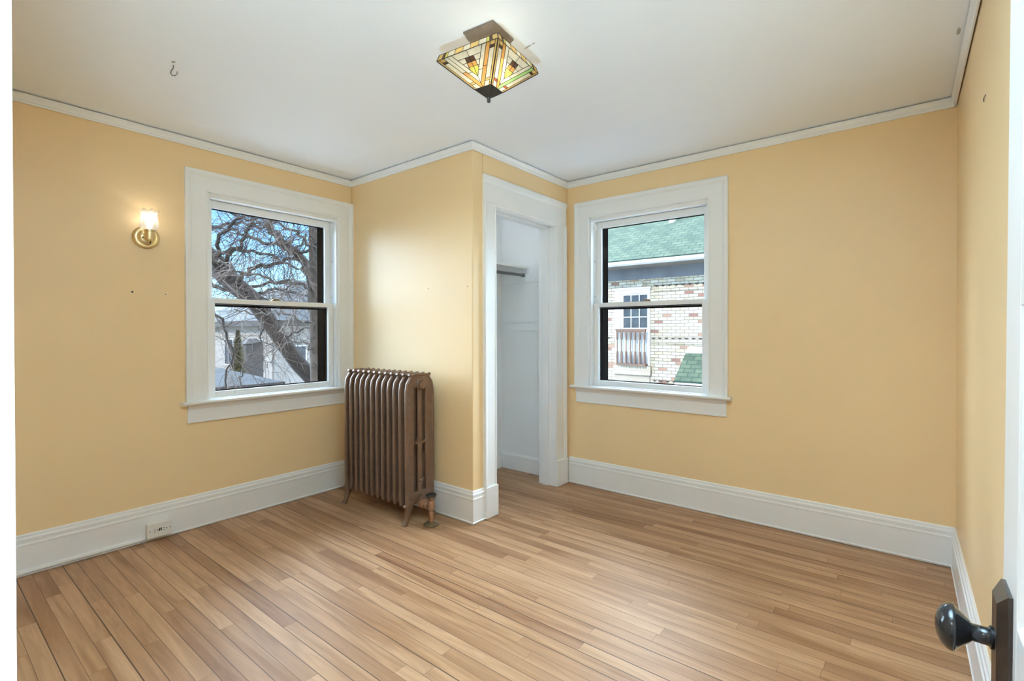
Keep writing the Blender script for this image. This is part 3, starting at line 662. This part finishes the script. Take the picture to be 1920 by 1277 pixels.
# ------------------------------------------------------------------ outlet box and small fittings
ob = empty('outlet', (.04, -2.437, .07), 'white surface outlet box with two sockets on the left baseboard', 'electrical outlet')
m = MB().box((.0185, -2.497, .030), (.058, -2.377, .108)); m.build('box', IVORY, ob, bevel=.003)
m = MB().box((.0575, -2.500, .028), (.062, -2.374, .110)); m.build('cover_plate', IVORY, ob, bevel=.0015)
for s in (-1, 1):
    m = MB()
    yc = -2.437+s*.022
    m.box((.0615, yc-.016, .054), (.064, yc+.016, .084)); r_ = m.build('socket_face', IVORY, ob, bevel=.003)
    m = MB(); m.box((.0636, yc-.009, .074), (.0644, yc+.000, .0768)); m.box((.0636, yc-.009, .061), (.0644, yc+.000, .0638)); m.box((.0636, yc+.006, .066), (.0644, yc+.012, .072)); m.build('slots', HOLE, r_)
m = MB(); m.box((.0618, -2.444, .062), (.0646, -2.438, .078)); m.box((.0618, -2.4355, .064), (.0646, -2.430, .079)); m.build('dark_prongs', HOLE, ob)
for y in (-2.487, -2.387):
    MB().lathe([(.001, 0), (.003, 0), (.003, .0012), (.001, .0016)], (.062, y, .069), 'X', 10).build('cover_screw', GREYMET, ob)
m = MB().sweep([(.0185, YN), (.0185, -2.499)], [(0, .036), (.006, .036), (.012, .033), (.014, .024), (.014, .020), (0, .020)], plan, side=-1)
tag(m.build('wire_raceway', TRIM), 'thin painted wire strip running along the baseboard to the outlet box', 'raceway')

hk = MB(); hx0, hy0 = .893, -2.608
hk.tube([(hx0, hy0, H), (hx0, hy0, H-.012), (hx0-.008, hy0-.006, H-.026), (hx0-.010, hy0-.008, H-.036), (hx0-.004, hy0-.004, H-.046), (hx0+.006, hy0+.003, H-.049), (hx0+.014, hy0+.009, H-.042), (hx0+.015, hy0+.010, H-.030)], .0024, 8)
tag(hk.build('ceiling_hook', GREYMET, smooth=True), 'small grey screw hook in the ceiling left of the lamp', 'hook')
for (y, z), lab in zip(((-2.548, 1.461), (-2.387, 1.457)), ('dark empty wall plug below the sconce, the one further from the window', 'dark wall plug below the sconce, the one nearer the window')):
    e_ = empty('wall_plug', (0, y, z), lab, 'wall plug', 'wall plugs below the sconce')
    MB().lathe([(.0055, 0), (.0055, .0012), (.0035, .0012), (.0035, .0003)], (0, y, z), 'X', 12).build('collar', IVORY if y > -2.45 else HOLE, e_)
    MB().lathe([(.001, .0003), (.0042, .0003), (.0042, .0009), (.001, .0009)], (0, y, z), 'X', 12).build('hole', HOLE, e_)
for (x, z), lab in zip(((.914, 1.525), (1.291, 1.519)), ('tiny nail in the closet wall above the radiator', 'tiny nail near the closet wall corner')):
    tag(MB().lathe([(.0008, 0), (.003, 0), (.003, .002), (.0008, .0026)], (x, YB-.0026, z), 'Y', 10).build('nail', HOLE), lab, 'nail', 'nails in the closet wall')
tag(MB().tube([(XR-.0015, -1.10, 2.012), (XR-.004, -1.12, 2.014), (XR-.0015, -1.145, 2.017)], .0018, 6).build('staple', GREYMET), 'small grey staple left in the right wall near the ceiling', 'staple')

# ------------------------------------------------------------------ outside: ground
GZ = -3.3
o = MB().box((-60, -6, GZ-.3), (12, 45, GZ)).build('ground', BOUNCE_GROUND); tag(o, 'ground far below the windows, made pale to bounce light into the room', 'ground', None, 'structure')

# ------------------------------------------------------------------ brick house beyond window 2
NY = 8.3
bh = empty('brick_house', (-1.5, NY, GZ), 'cream brick neighbouring house with green roof seen through the back window', 'house')
m = MB().box((-9, NY, GZ), (5.5, NY+9, 2.80)); m.build('brick_wall', BRICK, bh)
def dogtooth(z, x0, x1):
    m = MB(); m.box((x0, NY-.008, z+.055), (x1, NY, z+.062)); x = x0
    while x < x1-.1:
        m.prism([(x, NY-.004, z+.055), (x+.12, NY-.004, z+.055), (x+.06, NY-.004, z+.012)], [(x, NY+.001, z+.055), (x+.12, NY+.001, z+.055), (x+.06, NY+.001, z+.012)]); x += .165
    return m
for z, x0, x1 in ((2.285, -1.40, 5.0), (.985, -8.5, -2.47), (.985, -1.48, 5.0), (-.075, -1.45, 5.0)):
    dogtooth(z, x0, x1).build('dogtooth_course', DARKSH, bh)
    MB().box((x0, NY-.035, z-.085), (x1, NY, z-.008)).build('band_course', BRICK, bh)
# soffit, frieze, gutter, roof
MB().box((-9.2, NY-.03, 2.52), (5.7, NY, 2.80)).build('frieze', FRIEZE, bh)
MB().box((-9.2, NY-.66, 2.80), (5.7, NY, 2.82)).build('soffit', SOFFIT, bh)
g = MB(); gp = [(-.66, 2.80), (-.70, 2.80), (-.77, 2.83), (-.785, 2.865), (-.785, 2.895), (-.77, 2.895), (-.66, 2.90)]
g.prism([(-9.4, NY+a, b) for a, b in gp], [(5.9, NY+a, b) for a, b in gp]); g.build('gutter', EXTWHITE, bh)
# roof with its own origin so the shingles run along the slope
rl = 4.7; pitch = R(35)
m = MB().box((-8.0, 0, 0), (7.5, rl, .05)); rf = m.build('roof', GREENROOF); rf.parent = bh
rf.matrix_parent_inverse = Matrix.Translation(-bh.location); rf.location = (-1.5, NY-.74, 2.885); rf.rotation_euler = (pitch, 0, 0)
MB().box((-9.5, NY-.745, 2.884), (6.0, NY-.66, 2.91)).build('drip_edge', DARKSH, bh)
def onroof(x, d): return Vector((x, NY-.74+d*cos(pitch), 2.885+d*sin(pitch)))
p = onroof(-1.28, 2.02)
v_ = MB().lathe([(.17, -.10), (.09, .05), (.075, .09), (.072, .30), (.075, .30), (.075, .33), (.001, .33)], p, 'Z', 18); v_.build('roof_vent', EXTWHITE, bh, smooth=True)
p = onroof(-.12, .75); q = MB(); q.prism([p+Vector((0, 0, .02)), p+Vector((.5, 0, .02)), p+Vector((.5, .1, .30)), p+Vector((.22, .1, .24))], [p+Vector((0, .4, .20)), p+Vector((.5, .4, .20)), p+Vector((.5, .45, .42)), p+Vector((.22, .45, .38))]); q.build('dormer_corner', GREENROOF, bh)
# balcony door
dr = bpy.data.objects.new('balcony_door', None); COL.objects.link(dr); dr.parent = bh; dr.matrix_parent_inverse = Matrix.Translation(-bh.location)
m = MB(); X0, X1, DB, DT = -2.45, -1.495, .335, 2.27
m.box((X0, NY-.06, DB), (X0+.14, NY+.01, DT-.10)); m.box((X1-.05, NY-.06, DB), (X1, NY+.01, DT-.10)); m.box((X0, NY-.06, DT-.10), (X1, NY+.01, DT)); m.box((X0-.03, NY-.09, DT), (X1+.03, NY, DT+.045))
m.build('door_frame', EXTWHITE, dr)
m = MB().box((X0+.14, NY-.03, DB), (X1-.05, NY+.005, DT-.10)); m.build('door_leaf', EXTWHITE, dr)
gx, gw_ = -2.222, .1995
m = MB()
for c in range(3):
    for r in range(3):
        x = gx+c*(gw_+.025); z = 1.292+r*.285; m.box((x, NY-.034, z), (x+gw_, NY-.029, z+.26))
m.build('door_panes', DARKGLASS, dr)
m = MB().box((X0-.03, NY-.10, .10), (X1+.03, NY, .325)); m.build('soldier_course', SOLDIER, bh)
m = MB().box((X0-.02, NY-.03, -.30), (X1-.02, NY, .095)); m.box((X0+.1, NY-.05, -.16), (X1-.25, NY, -.12)); m.build('cream_panel', STUCCO2, bh)
rl_ = bpy.data.objects.new('balcony_railing', None); COL.objects.link(rl_); rl_.parent = bh; rl_.matrix_parent_inverse = Matrix.Translation(-bh.location); tag(rl_, 'brown wooden balustrade')
m = MB().box((-2.36, NY-.22, 1.21), (-1.545, NY-.14, 1.26)); m.box((-2.35, NY-.205, 1.17), (-1.555, NY-.155, 1.21)); m.build('top_rail', BROWNRAIL, rl_)
m = MB().box((-2.36, NY-.21, .335), (-1.545, NY-.0, .385)); m.build('bottom_rail', BROWNRAIL, rl_)
for i in range(7):
    x = -2.325+i*.1235
    MB().lathe([(.030, .386), (.032, .55), (.030, .68), (.014, .70), (.017, .85), (.014, .98), (.030, 1.00), (.032, 1.169)], (x, NY-.18, 0), 'Z', 8).build('baluster', BROWNRAIL, rl_)
# lean-to roof at lower right
lt = empty('lean_to_roof', (.6, 7.9, .4), 'small green lean-to roof with white edge on the brick house wall', 'roof')
A0, A1, ZT_, ZB_ = (NY-.002, .76), (7.42, .06), .76, .06
an = math.atan2(.70, NY-7.42); ln_ = math.hypot(.70, NY-7.42)
m = MB().box((0, 0, 0), (3.6, ln_-.16, .05)); r2 = m.build('shingles', GREENROOF); r2.parent = lt; r2.matrix_parent_inverse = Matrix.Translation(-lt.location); r2.location = (-.56, 7.42, .06); r2.rotation_euler = (an, 0, 0)
m = MB().prism([(-.56, NY-.17, .645), (-.56, NY-.002, .79), (-.56, NY-.002, .83), (-.56, NY-.17, .70)], [(3.04, NY-.17, .645), (3.04, NY-.002, .79), (3.04, NY-.002, .83), (3.04, NY-.17, .70)]); m.build('flashing', EXTWHITE, lt)
m = MB().box((-.55, 7.40, -.06), (3.04, 7.47, .058)); m.build('fascia', EXTWHITE, lt)
m = MB().prism([(-.53, 7.47, -.06), (-.53, NY-.001, -.06), (-.53, NY-.001, .72), (-.53, 7.47, .05)], [(3.0, 7.47, -.06), (3.0, NY-.001, -.06), (3.0, NY-.001, .72), (3.0, 7.47, .05)]); m.box((-.45, 7.5, GZ), (2.9, NY-.002, -.06)); m.build('porch_wall', FRIEZE, lt)
# wall lantern on the eave
wl_ = MB().tube([(-1.66+.0, NY-.032, 2.53), (-1.68, NY-.12, 2.36)], .004, 6)
for k in range(9):
    a = k*0.75; wl_.tube([(-1.74+.05*cos(a), NY-.12+.05*sin(a), 2.33), (-1.74+.06*cos(a+.8), NY-.12+.05*sin(a+1), 2.39)], .006, 5)
wl_.tube([(-1.66, NY-.033, 2.53), (-1.74, NY-.12, 2.39)], .005, 6)
tag(wl_.build('wire_coil', EXTWHITE), 'pale tangle of cable hanging below the eave of the brick house', 'cable')

# ------------------------------------------------------------------ beyond window 1: garage, house, shrub, trees
ga = empty('garage', (-15, 1.5, GZ), 'low garage with grey shingled hip roof behind the tree', 'garage')
ex0, ex1, ey0, ey1, ez = -19.5, -11.8, -4.0, 4.1, -.36
rx, rz = (-15.6, 2.1)
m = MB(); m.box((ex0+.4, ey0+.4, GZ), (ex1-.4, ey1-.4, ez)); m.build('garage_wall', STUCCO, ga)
e4 = [(ex0, ey0, ez), (ex1, ey0, ez), (ex1, ey1, ez), (ex0, ey1, ez)]; r0, r1 = (rx, -.2, .95), (rx, .3, .95)
m = MB(); k = m.add(e4+[r0, r1]); m.face([k, k+1, k+4]); m.face([k+1, k+2, k+5, k+4]); m.face([k+2, k+3, k+5]); m.face([k+3, k, k+4, k+5]); m.face([k+3, k+2, k+1, k])
m.build('hip_roof', GREYROOF, ga)
m = MB(); m.box((ex1-.02, ey0, ez-.24), (ex1+.05, ey1+.03, ez-.005)); m.box((ex0, ey1-.02, ez-.24), (ex1+.05, ey1+.05, ez-.005)); m.build('gutter', DARKSH, ga)
wh = empty('white_house', (-24, 9, GZ), 'white stucco house partly hidden behind the leaning tree trunk', 'house')
hx1, hy0_ = -20.0, 7.7
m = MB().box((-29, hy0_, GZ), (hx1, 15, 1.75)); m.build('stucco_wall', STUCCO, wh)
m = MB(); q = [(-29.5, hy0_-.5), (hx1+.6, hy0_-.5), (hx1+.6, 15.5), (-29.5, 15.5)]; k = m.add([(a, b, 1.72) for a, b in q]+[(-24.6, 11.2, 4.2), (-24.6, 11.8, 4.2)])
m.face([k, k+1, k+4]); m.face([k+1, k+2, k+5, k+4]); m.face([k+2, k+3, k+5]); m.face([k+3, k, k+4, k+5]); m.face([k+3, k+2, k+1, k]); m.build('roof', GREYROOF, wh)
m = MB(); m.box((hx1+.02, hy0_-.5, 1.45), (hx1+.6, 15.5, 1.72)); m.box((-29.5, hy0_-.5, 1.45), (hx1+.6, hy0_-.02, 1.72)); m.build('eave', DARKSH, wh)  # dark boxes put the shade under the eaves into colour
for (y0, y1, z0, z1) in ((8.75, 9.25, -.45, .45), (11.0, 11.6, -.45, .45)):
    f = MB().box((hx1-.01, y0-.07, z0-.07), (hx1+.04, y1+.07, z1+.07)); f = f.build('window_frame', EXTWHITE, wh); MB().box((hx1+.035, y0, z0), (hx1+.05, y1, z1)).build('window_pane', DARKGLASS, f)
for (x0, x1, z0, z1) in ((-21.9, -21.1, -.55, .75), (-25.5, -24.5, -.55, .75)):
    f = MB().box((x0-.07, hy0_-.04, z0-.07), (x1+.07, hy0_+.01, z1+.07)); f = f.build('window_frame', EXTWHITE, wh); MB().box((x0, hy0_-.05, z0), (x1, hy0_-.035, z1)).build('window_pane', DARKGLASS, f)
m = MB().tube([(hx1+.06, hy0_-.06, GZ), (hx1+.06, hy0_-.06, 1.5)], .05, 8); m.build('downspout', SOFFIT, wh)
fh = empty('far_house', (-31, 4, GZ), 'far house with dark shingled roof at the left of the tree view', 'house')
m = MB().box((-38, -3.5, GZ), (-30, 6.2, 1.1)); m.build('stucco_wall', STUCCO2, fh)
m = MB(); q = [(-38.5, -4), (-29.5, -4), (-29.5, 6.7), (-38.5, 6.7)]; k = m.add([(a, b, 1.1) for a, b in q]+[(-34, .5, 3.6), (-34, 2.2, 3.6)])
m.face([k, k+1, k+4]); m.face([k+1, k+2, k+5, k+4]); m.face([k+2, k+3, k+5]); m.face([k+3, k, k+4, k+5]); m.face([k+3, k+2, k+1, k]); m.build('roof', GREYROOF, fh)
for y0 in (-.4, 1.6, 3.4, 5.0):
    f = MB().box((-30.01, y0-.08, -.68), (-29.96, y0+.78, .58)).build('window_frame', EXTWHITE, fh); MB().box((-29.965, y0, -.6), (-29.95, y0+.7, .5)).build('window_pane', DARKGLASS, f)
# brown chimney-like shed wall beside the shrub
bs = MB().box((-18.95, 5.70, GZ), (-18.2, 6.40, .68)); bs.prism([(-19.0, 5.65, .68), (-18.15, 5.65, .68), (-18.15, 6.45, .68), (-19.0, 6.45, .68)], [(-18.75, 5.9, .9), (-18.4, 5.9, .9), (-18.4, 6.2, .9), (-18.75, 6.2, .9)])
tag(bs.build('chimney', DARKSH), 'dark brick chimney stack rising beside the evergreen', 'chimney')
# evergreen
eg = empty('evergreen_shrub', (-16.9, 4.86, GZ), 'narrow yellow-green evergreen between the garage and white house', 'shrub')
m = MB().tube([(-16.9, 4.86, GZ), (-16.9, 4.86, .6)], [.08, .03], 8); m.build('trunk', BARK, eg)
rnd = random.Random(11); m = MB()
for k in range(2600):
    z = GZ+.2+rnd.random()*4.25; f = (z-GZ)/4.5; rr = .36*(1-f**3)*(.55+.45*rnd.random()); a = rnd.random()*6.283
    c = Vector((-16.9+rr*cos(a), 4.86+rr*sin(a), z)); d = Vector((cos(a)*.5, sin(a)*.5, 1)).normalized(); s_ = Vector((-sin(a), cos(a), 0))
    m.poly([c-s_*.035, c+s_*.035, c+d*.17])
tag(m.build('foliage', EVERG, eg), kind='stuff')

def at(u, v, dist):                  # a point on the sight line through picture point (u, v) of the photograph, at a ground distance
    d = cF+cR*((u-971.87)/FPX)-cU*((v-624.47)/FPX); k = math.hypot(d.x, d.y); return CAM+d*(dist/k)
def smooth_path(pts, rad, sub=4):
    out, ro = [], []
    for i in range(len(pts)-1):
        p0, p1, p2, p3 = pts[max(i-1, 0)], pts[i], pts[i+1], pts[min(i+2, len(pts)-1)]
        for k in range(sub):
            t = k/sub; t2, t3 = t*t, t*t*t
            out.append(.5*((2*p1)+(p2-p0)*t+(2*p0-5*p1+4*p2-p3)*t2+(3*p1-p0-3*p2+p3)*t3)); ro.append(rad[i]*(1-t)+rad[i+1]*t)
    out.append(pts[-1]); ro.append(rad[-1]); return out, ro
def jitter(pts, a, rnd): return [pts[0]]+[p+Vector((rnd.uniform(-a, a), rnd.uniform(-a, a), rnd.uniform(-a, a))) for p in pts[1:-1]]+[pts[-1]]
def tree(name, label, trunk, branches, seed, bark, ntw, droop):
    rnd = random.Random(seed); base_ = trunk[0][0]
    root = empty(name, (base_.x, base_.y, GZ), label, 'tree', None)
    P_, r_ = smooth_path([p for p, _ in trunk], [r for _, r in trunk], 5)
    MB().tube(P_, r_, 12).build('trunk', bark, root, smooth=True, angle=70)
    spawn = []
    for pts, r0, r1 in branches:
        n = len(pts); Q, q = smooth_path(pts, [r0+(r1-r0)*i/(n-1) for i in range(n)], 5)
        Q = jitter(Q, .05, rnd)
        MB().tube(Q, q, 7).build('branch', bark, root, smooth=True, angle=70)
        for i in range(2, len(Q)): spawn.append((Q[i], (Q[i]-Q[i-1]).normalized(), q[i]))
    tw = [MB(), MB()]
    def twig(p, d, ln, r, depth, which):
        n = max(3, int(ln/.13)); pts = [p]; rs = [r]
        for i in range(n):
            d = (d+Vector((rnd.uniform(-.33, .33), rnd.uniform(-.33, .33), rnd.uniform(-.33, .33)+droop))).normalized()
            p = p+d*(ln/n); pts.append(p); rs.append(r*(1-.72*(i+1)/n))
            if depth < 2 and rnd.random() < (.55 if depth == 0 else .30):
                nd = (d+Vector((rnd.uniform(-1, 1), rnd.uniform(-1, 1), rnd.uniform(-.8, .8)))*.9).normalized()
                twig(p, nd, ln*rnd.uniform(.3, .6), r*.62, depth+1, which)
        tw[which].tube(pts, rs, 3, cap=False)
    for k in range(ntw):
        p, d, r = rnd.choice(spawn)
        nd = (d*.5+Vector((rnd.uniform(-1, 1), rnd.uniform(-1, 1), rnd.uniform(-.9, .9)))).normalized()
        twig(p, nd, rnd.uniform(.5, 1.5), min(.0095, r*.45)*rnd.uniform(.6, 1.0), 0, 1 if rnd.random() < .3 else 0)
    tag(tw[0].build('twigs', TWIG, root), kind='stuff'); tag(tw[1].build('pale_twigs', TWIG2, root), kind='stuff')
D1 = 10.5
tr1 = [(Vector((-5.2, 2.5, GZ)), .23), (Vector((-5.35, 2.3, -1.6)), .19), (at(625, 770, D1), .16), (at(590, 715, D1), .155), (at(558, 680, D1), .15), (at(528, 638, D1), .145), (at(498, 595, D1), .145), (at(472, 560, D1), .155), (at(438, 532, D1+.2), .17), (at(404, 495, D1+.3), .19), (at(360, 450, D1+.4), .16), (at(310, 380, D1+.5), .13), (at(270, 280, D1+.6), .10)]
def br(pts, r0, r1): return ([at(*p) for p in pts], r0, r1)
b1 = [br([(440, 535, 10.5), (470, 505, 10.2), (515, 492, 9.8), (555, 480, 9.4), (600, 455, 9.0)], .045, .02),
      br([(410, 500, 10.7), (440, 470, 10.4), (470, 430, 10.0), (480, 390, 9.6), (470, 330, 9.3)], .045, .02),
      br([(420, 515, 10.7), (405, 460, 10.2), (440, 415, 9.8), (490, 395, 9.4), (540, 360, 9)], .04, .018),
      br([(470, 560, 10.5), (510, 545, 10.8), (550, 545, 11.2), (590, 555, 11.6)], .035, .015),
      br([(398, 490, 10.8), (380, 560, 10), (410, 600, 9.4), (430, 650, 9), (424, 725, 8.6)], .035, .012),
      br([(500, 600, 10.5), (480, 650, 10), (455, 690, 9.4), (450, 740, 9)], .02, .008),
      br([(395, 480, 10.8), (450, 468, 11.1), (500, 478, 11.4), (560, 505, 11.7)], .04, .02),
      br([(380, 470, 10.8), (430, 540, 9.4), (470, 555, 8.8), (505, 570, 8.4), (520, 640, 8.1)], .03, .01),
      br([(530, 640, 10.5), (560, 620, 10.2), (600, 612, 10)], .022, .01),
      br([(360, 450, 10.9), (400, 425, 10.9), (450, 418, 10.9), (500, 425, 10.9)], .04, .02),
      br([(330, 400, 11), (390, 390, 11), (440, 400, 11.2), (490, 415, 11.5), (560, 415, 11.8)], .04, .015),
      br([(350, 440, 10.9), (400, 530, 12.2), (460, 540, 12.6), (530, 528, 13), (590, 535, 13.4)], .05, .025)]
tree('leaning_tree', 'dark bare tree with a thick trunk leaning across the left window', tr1, b1, 5, BARK, 200, -.02)
D2 = 9.2
tr2 = [(Vector((-4.5, 1.25, GZ)), .15), (at(597, 760, D2), .115), (at(593, 650, D2), .105), (at(592, 560, D2), .10), (at(590, 470, D2), .095), (at(588, 390, D2), .085), (at(583, 280, D2), .07)]
b2 = [br([(592, 590, 9.2), (580, 510, 9.4), (558, 478, 9.5), (530, 455, 9.5), (510, 430, 9.5), (502, 405, 9.5), (486, 380, 9.5), (450, 320, 9.5)], .085, .05),
      br([(545, 465, 9.5), (500, 455, 9.8), (462, 440, 10), (430, 428, 10.2), (395, 432, 10.4)], .035, .015),
      br([(590, 500, 9.2), (572, 455, 9), (545, 430, 8.7), (515, 418, 8.4), (470, 412, 8.1)], .03, .012),
      br([(590, 430, 9.2), (565, 398, 8.8), (535, 388, 8.4), (500, 372, 8)], .03, .012),
      br([(592, 540, 9.2), (545, 532, 8.8), (490, 520, 8.3), (430, 500, 7.9), (395, 480, 7.6)], .028, .01),
      br([(592, 610, 9.2), (560, 600, 8.8), (530, 585, 8.3), (490, 590, 7.9), (440, 580, 7.6)], .022, .008),
      br([(510, 430, 9.5), (530, 460, 9.0), (560, 462, 8.6), (575, 440, 8.4)], .025, .01),
      br([(592, 660, 9.2), (560, 640, 8.8), (525, 650, 8.4), (500, 690, 8.1)], .018, .006)]
tree('upright_tree', 'grey barked upright tree at the right side of the left window', tr2, b2, 8, BARK2, 150, -.05)
pc = MB().tube([at(392, 610, 14), at(440, 590, 13), at(515, 556, 11.5), at(600, 522, 9.5), at(680, 480, 8)], .014, 6)
tag(pc.build('overhead_cable', CABLE), 'black overhead cable slanting across the tree branches', 'cable')

# ------------------------------------------------------------------ added fill lights, unseen in the hall and doorway
hl = empty('hall_fill_lamp', (2.75, -4.6, H), 'added white fill light, unseen on the hall ceiling behind the doorway', 'ceiling lamp')  # unseen ceiling light added to fill the room from the hall
MB().lathe([(.001, H-.001), (.16, H-.001), (.16, H-.02), (.15, H-.03), (.001, H-.032)], (2.75, -4.6, 0), 'Z', 28).build('base', EXTWHITE, hl)
light('hall_fill_light', 'AREA', (2.75, -4.6, H-.06), 12, (0.95, 0.98, 1.0), shape='DISK', size=.5)
UX, UY, UZ = 3.30, -3.41, 0.62
ul = empty('fill_uplighter', (UX, UY-.02, 0), 'added black fill light, unseen in the doorway, bouncing light off the ceiling', 'fill lamp')  # unseen lamp added to bounce fill light off the ceiling
MB().lathe([(.001, 0), (.13, 0), (.13, .012), (.02, .022), (.001, .024)], (UX, UY-.02, 0), 'Z', 28).build('base', BLACK, ul)
MB().tube([(UX, UY-.02, .02), (UX, UY-.02, UZ-.12)], .011, 12).build('pole', BLACK, ul)
aim = Vector((3.02, -2.86, H))-Vector((UX, UY, UZ)); ad = aim.normalized()
hp_ = Vector((UX, UY, UZ))
MB().tube([hp_-ad*.12, hp_-ad*.09, hp_-ad*.02], [.012, .05, .075], 24, cap=False).build('lamp_head', BLACK, ul)
up = light('bounce_fill_spot', 'SPOT', hp_, 3500, (0.55, 0.82, 1.0), spot_size=R(48), spot_blend=1.0, shadow_soft_size=.06)
up.rotation_euler = ad.to_track_quat('-Z', 'Y').to_euler()
aw = (Vector((2.35, -2.30, H))-hp_).normalized()
up2 = light('wide_fill_spot', 'SPOT', hp_+Vector((0, 0, .02)), 95, (0.55, 0.82, 1.0), spot_size=R(100), spot_blend=1.0, shadow_soft_size=.06)  # added wide spot that lifts the rest of the ceiling
up2.rotation_euler = aw.to_track_quat('-Z', 'Y').to_euler()
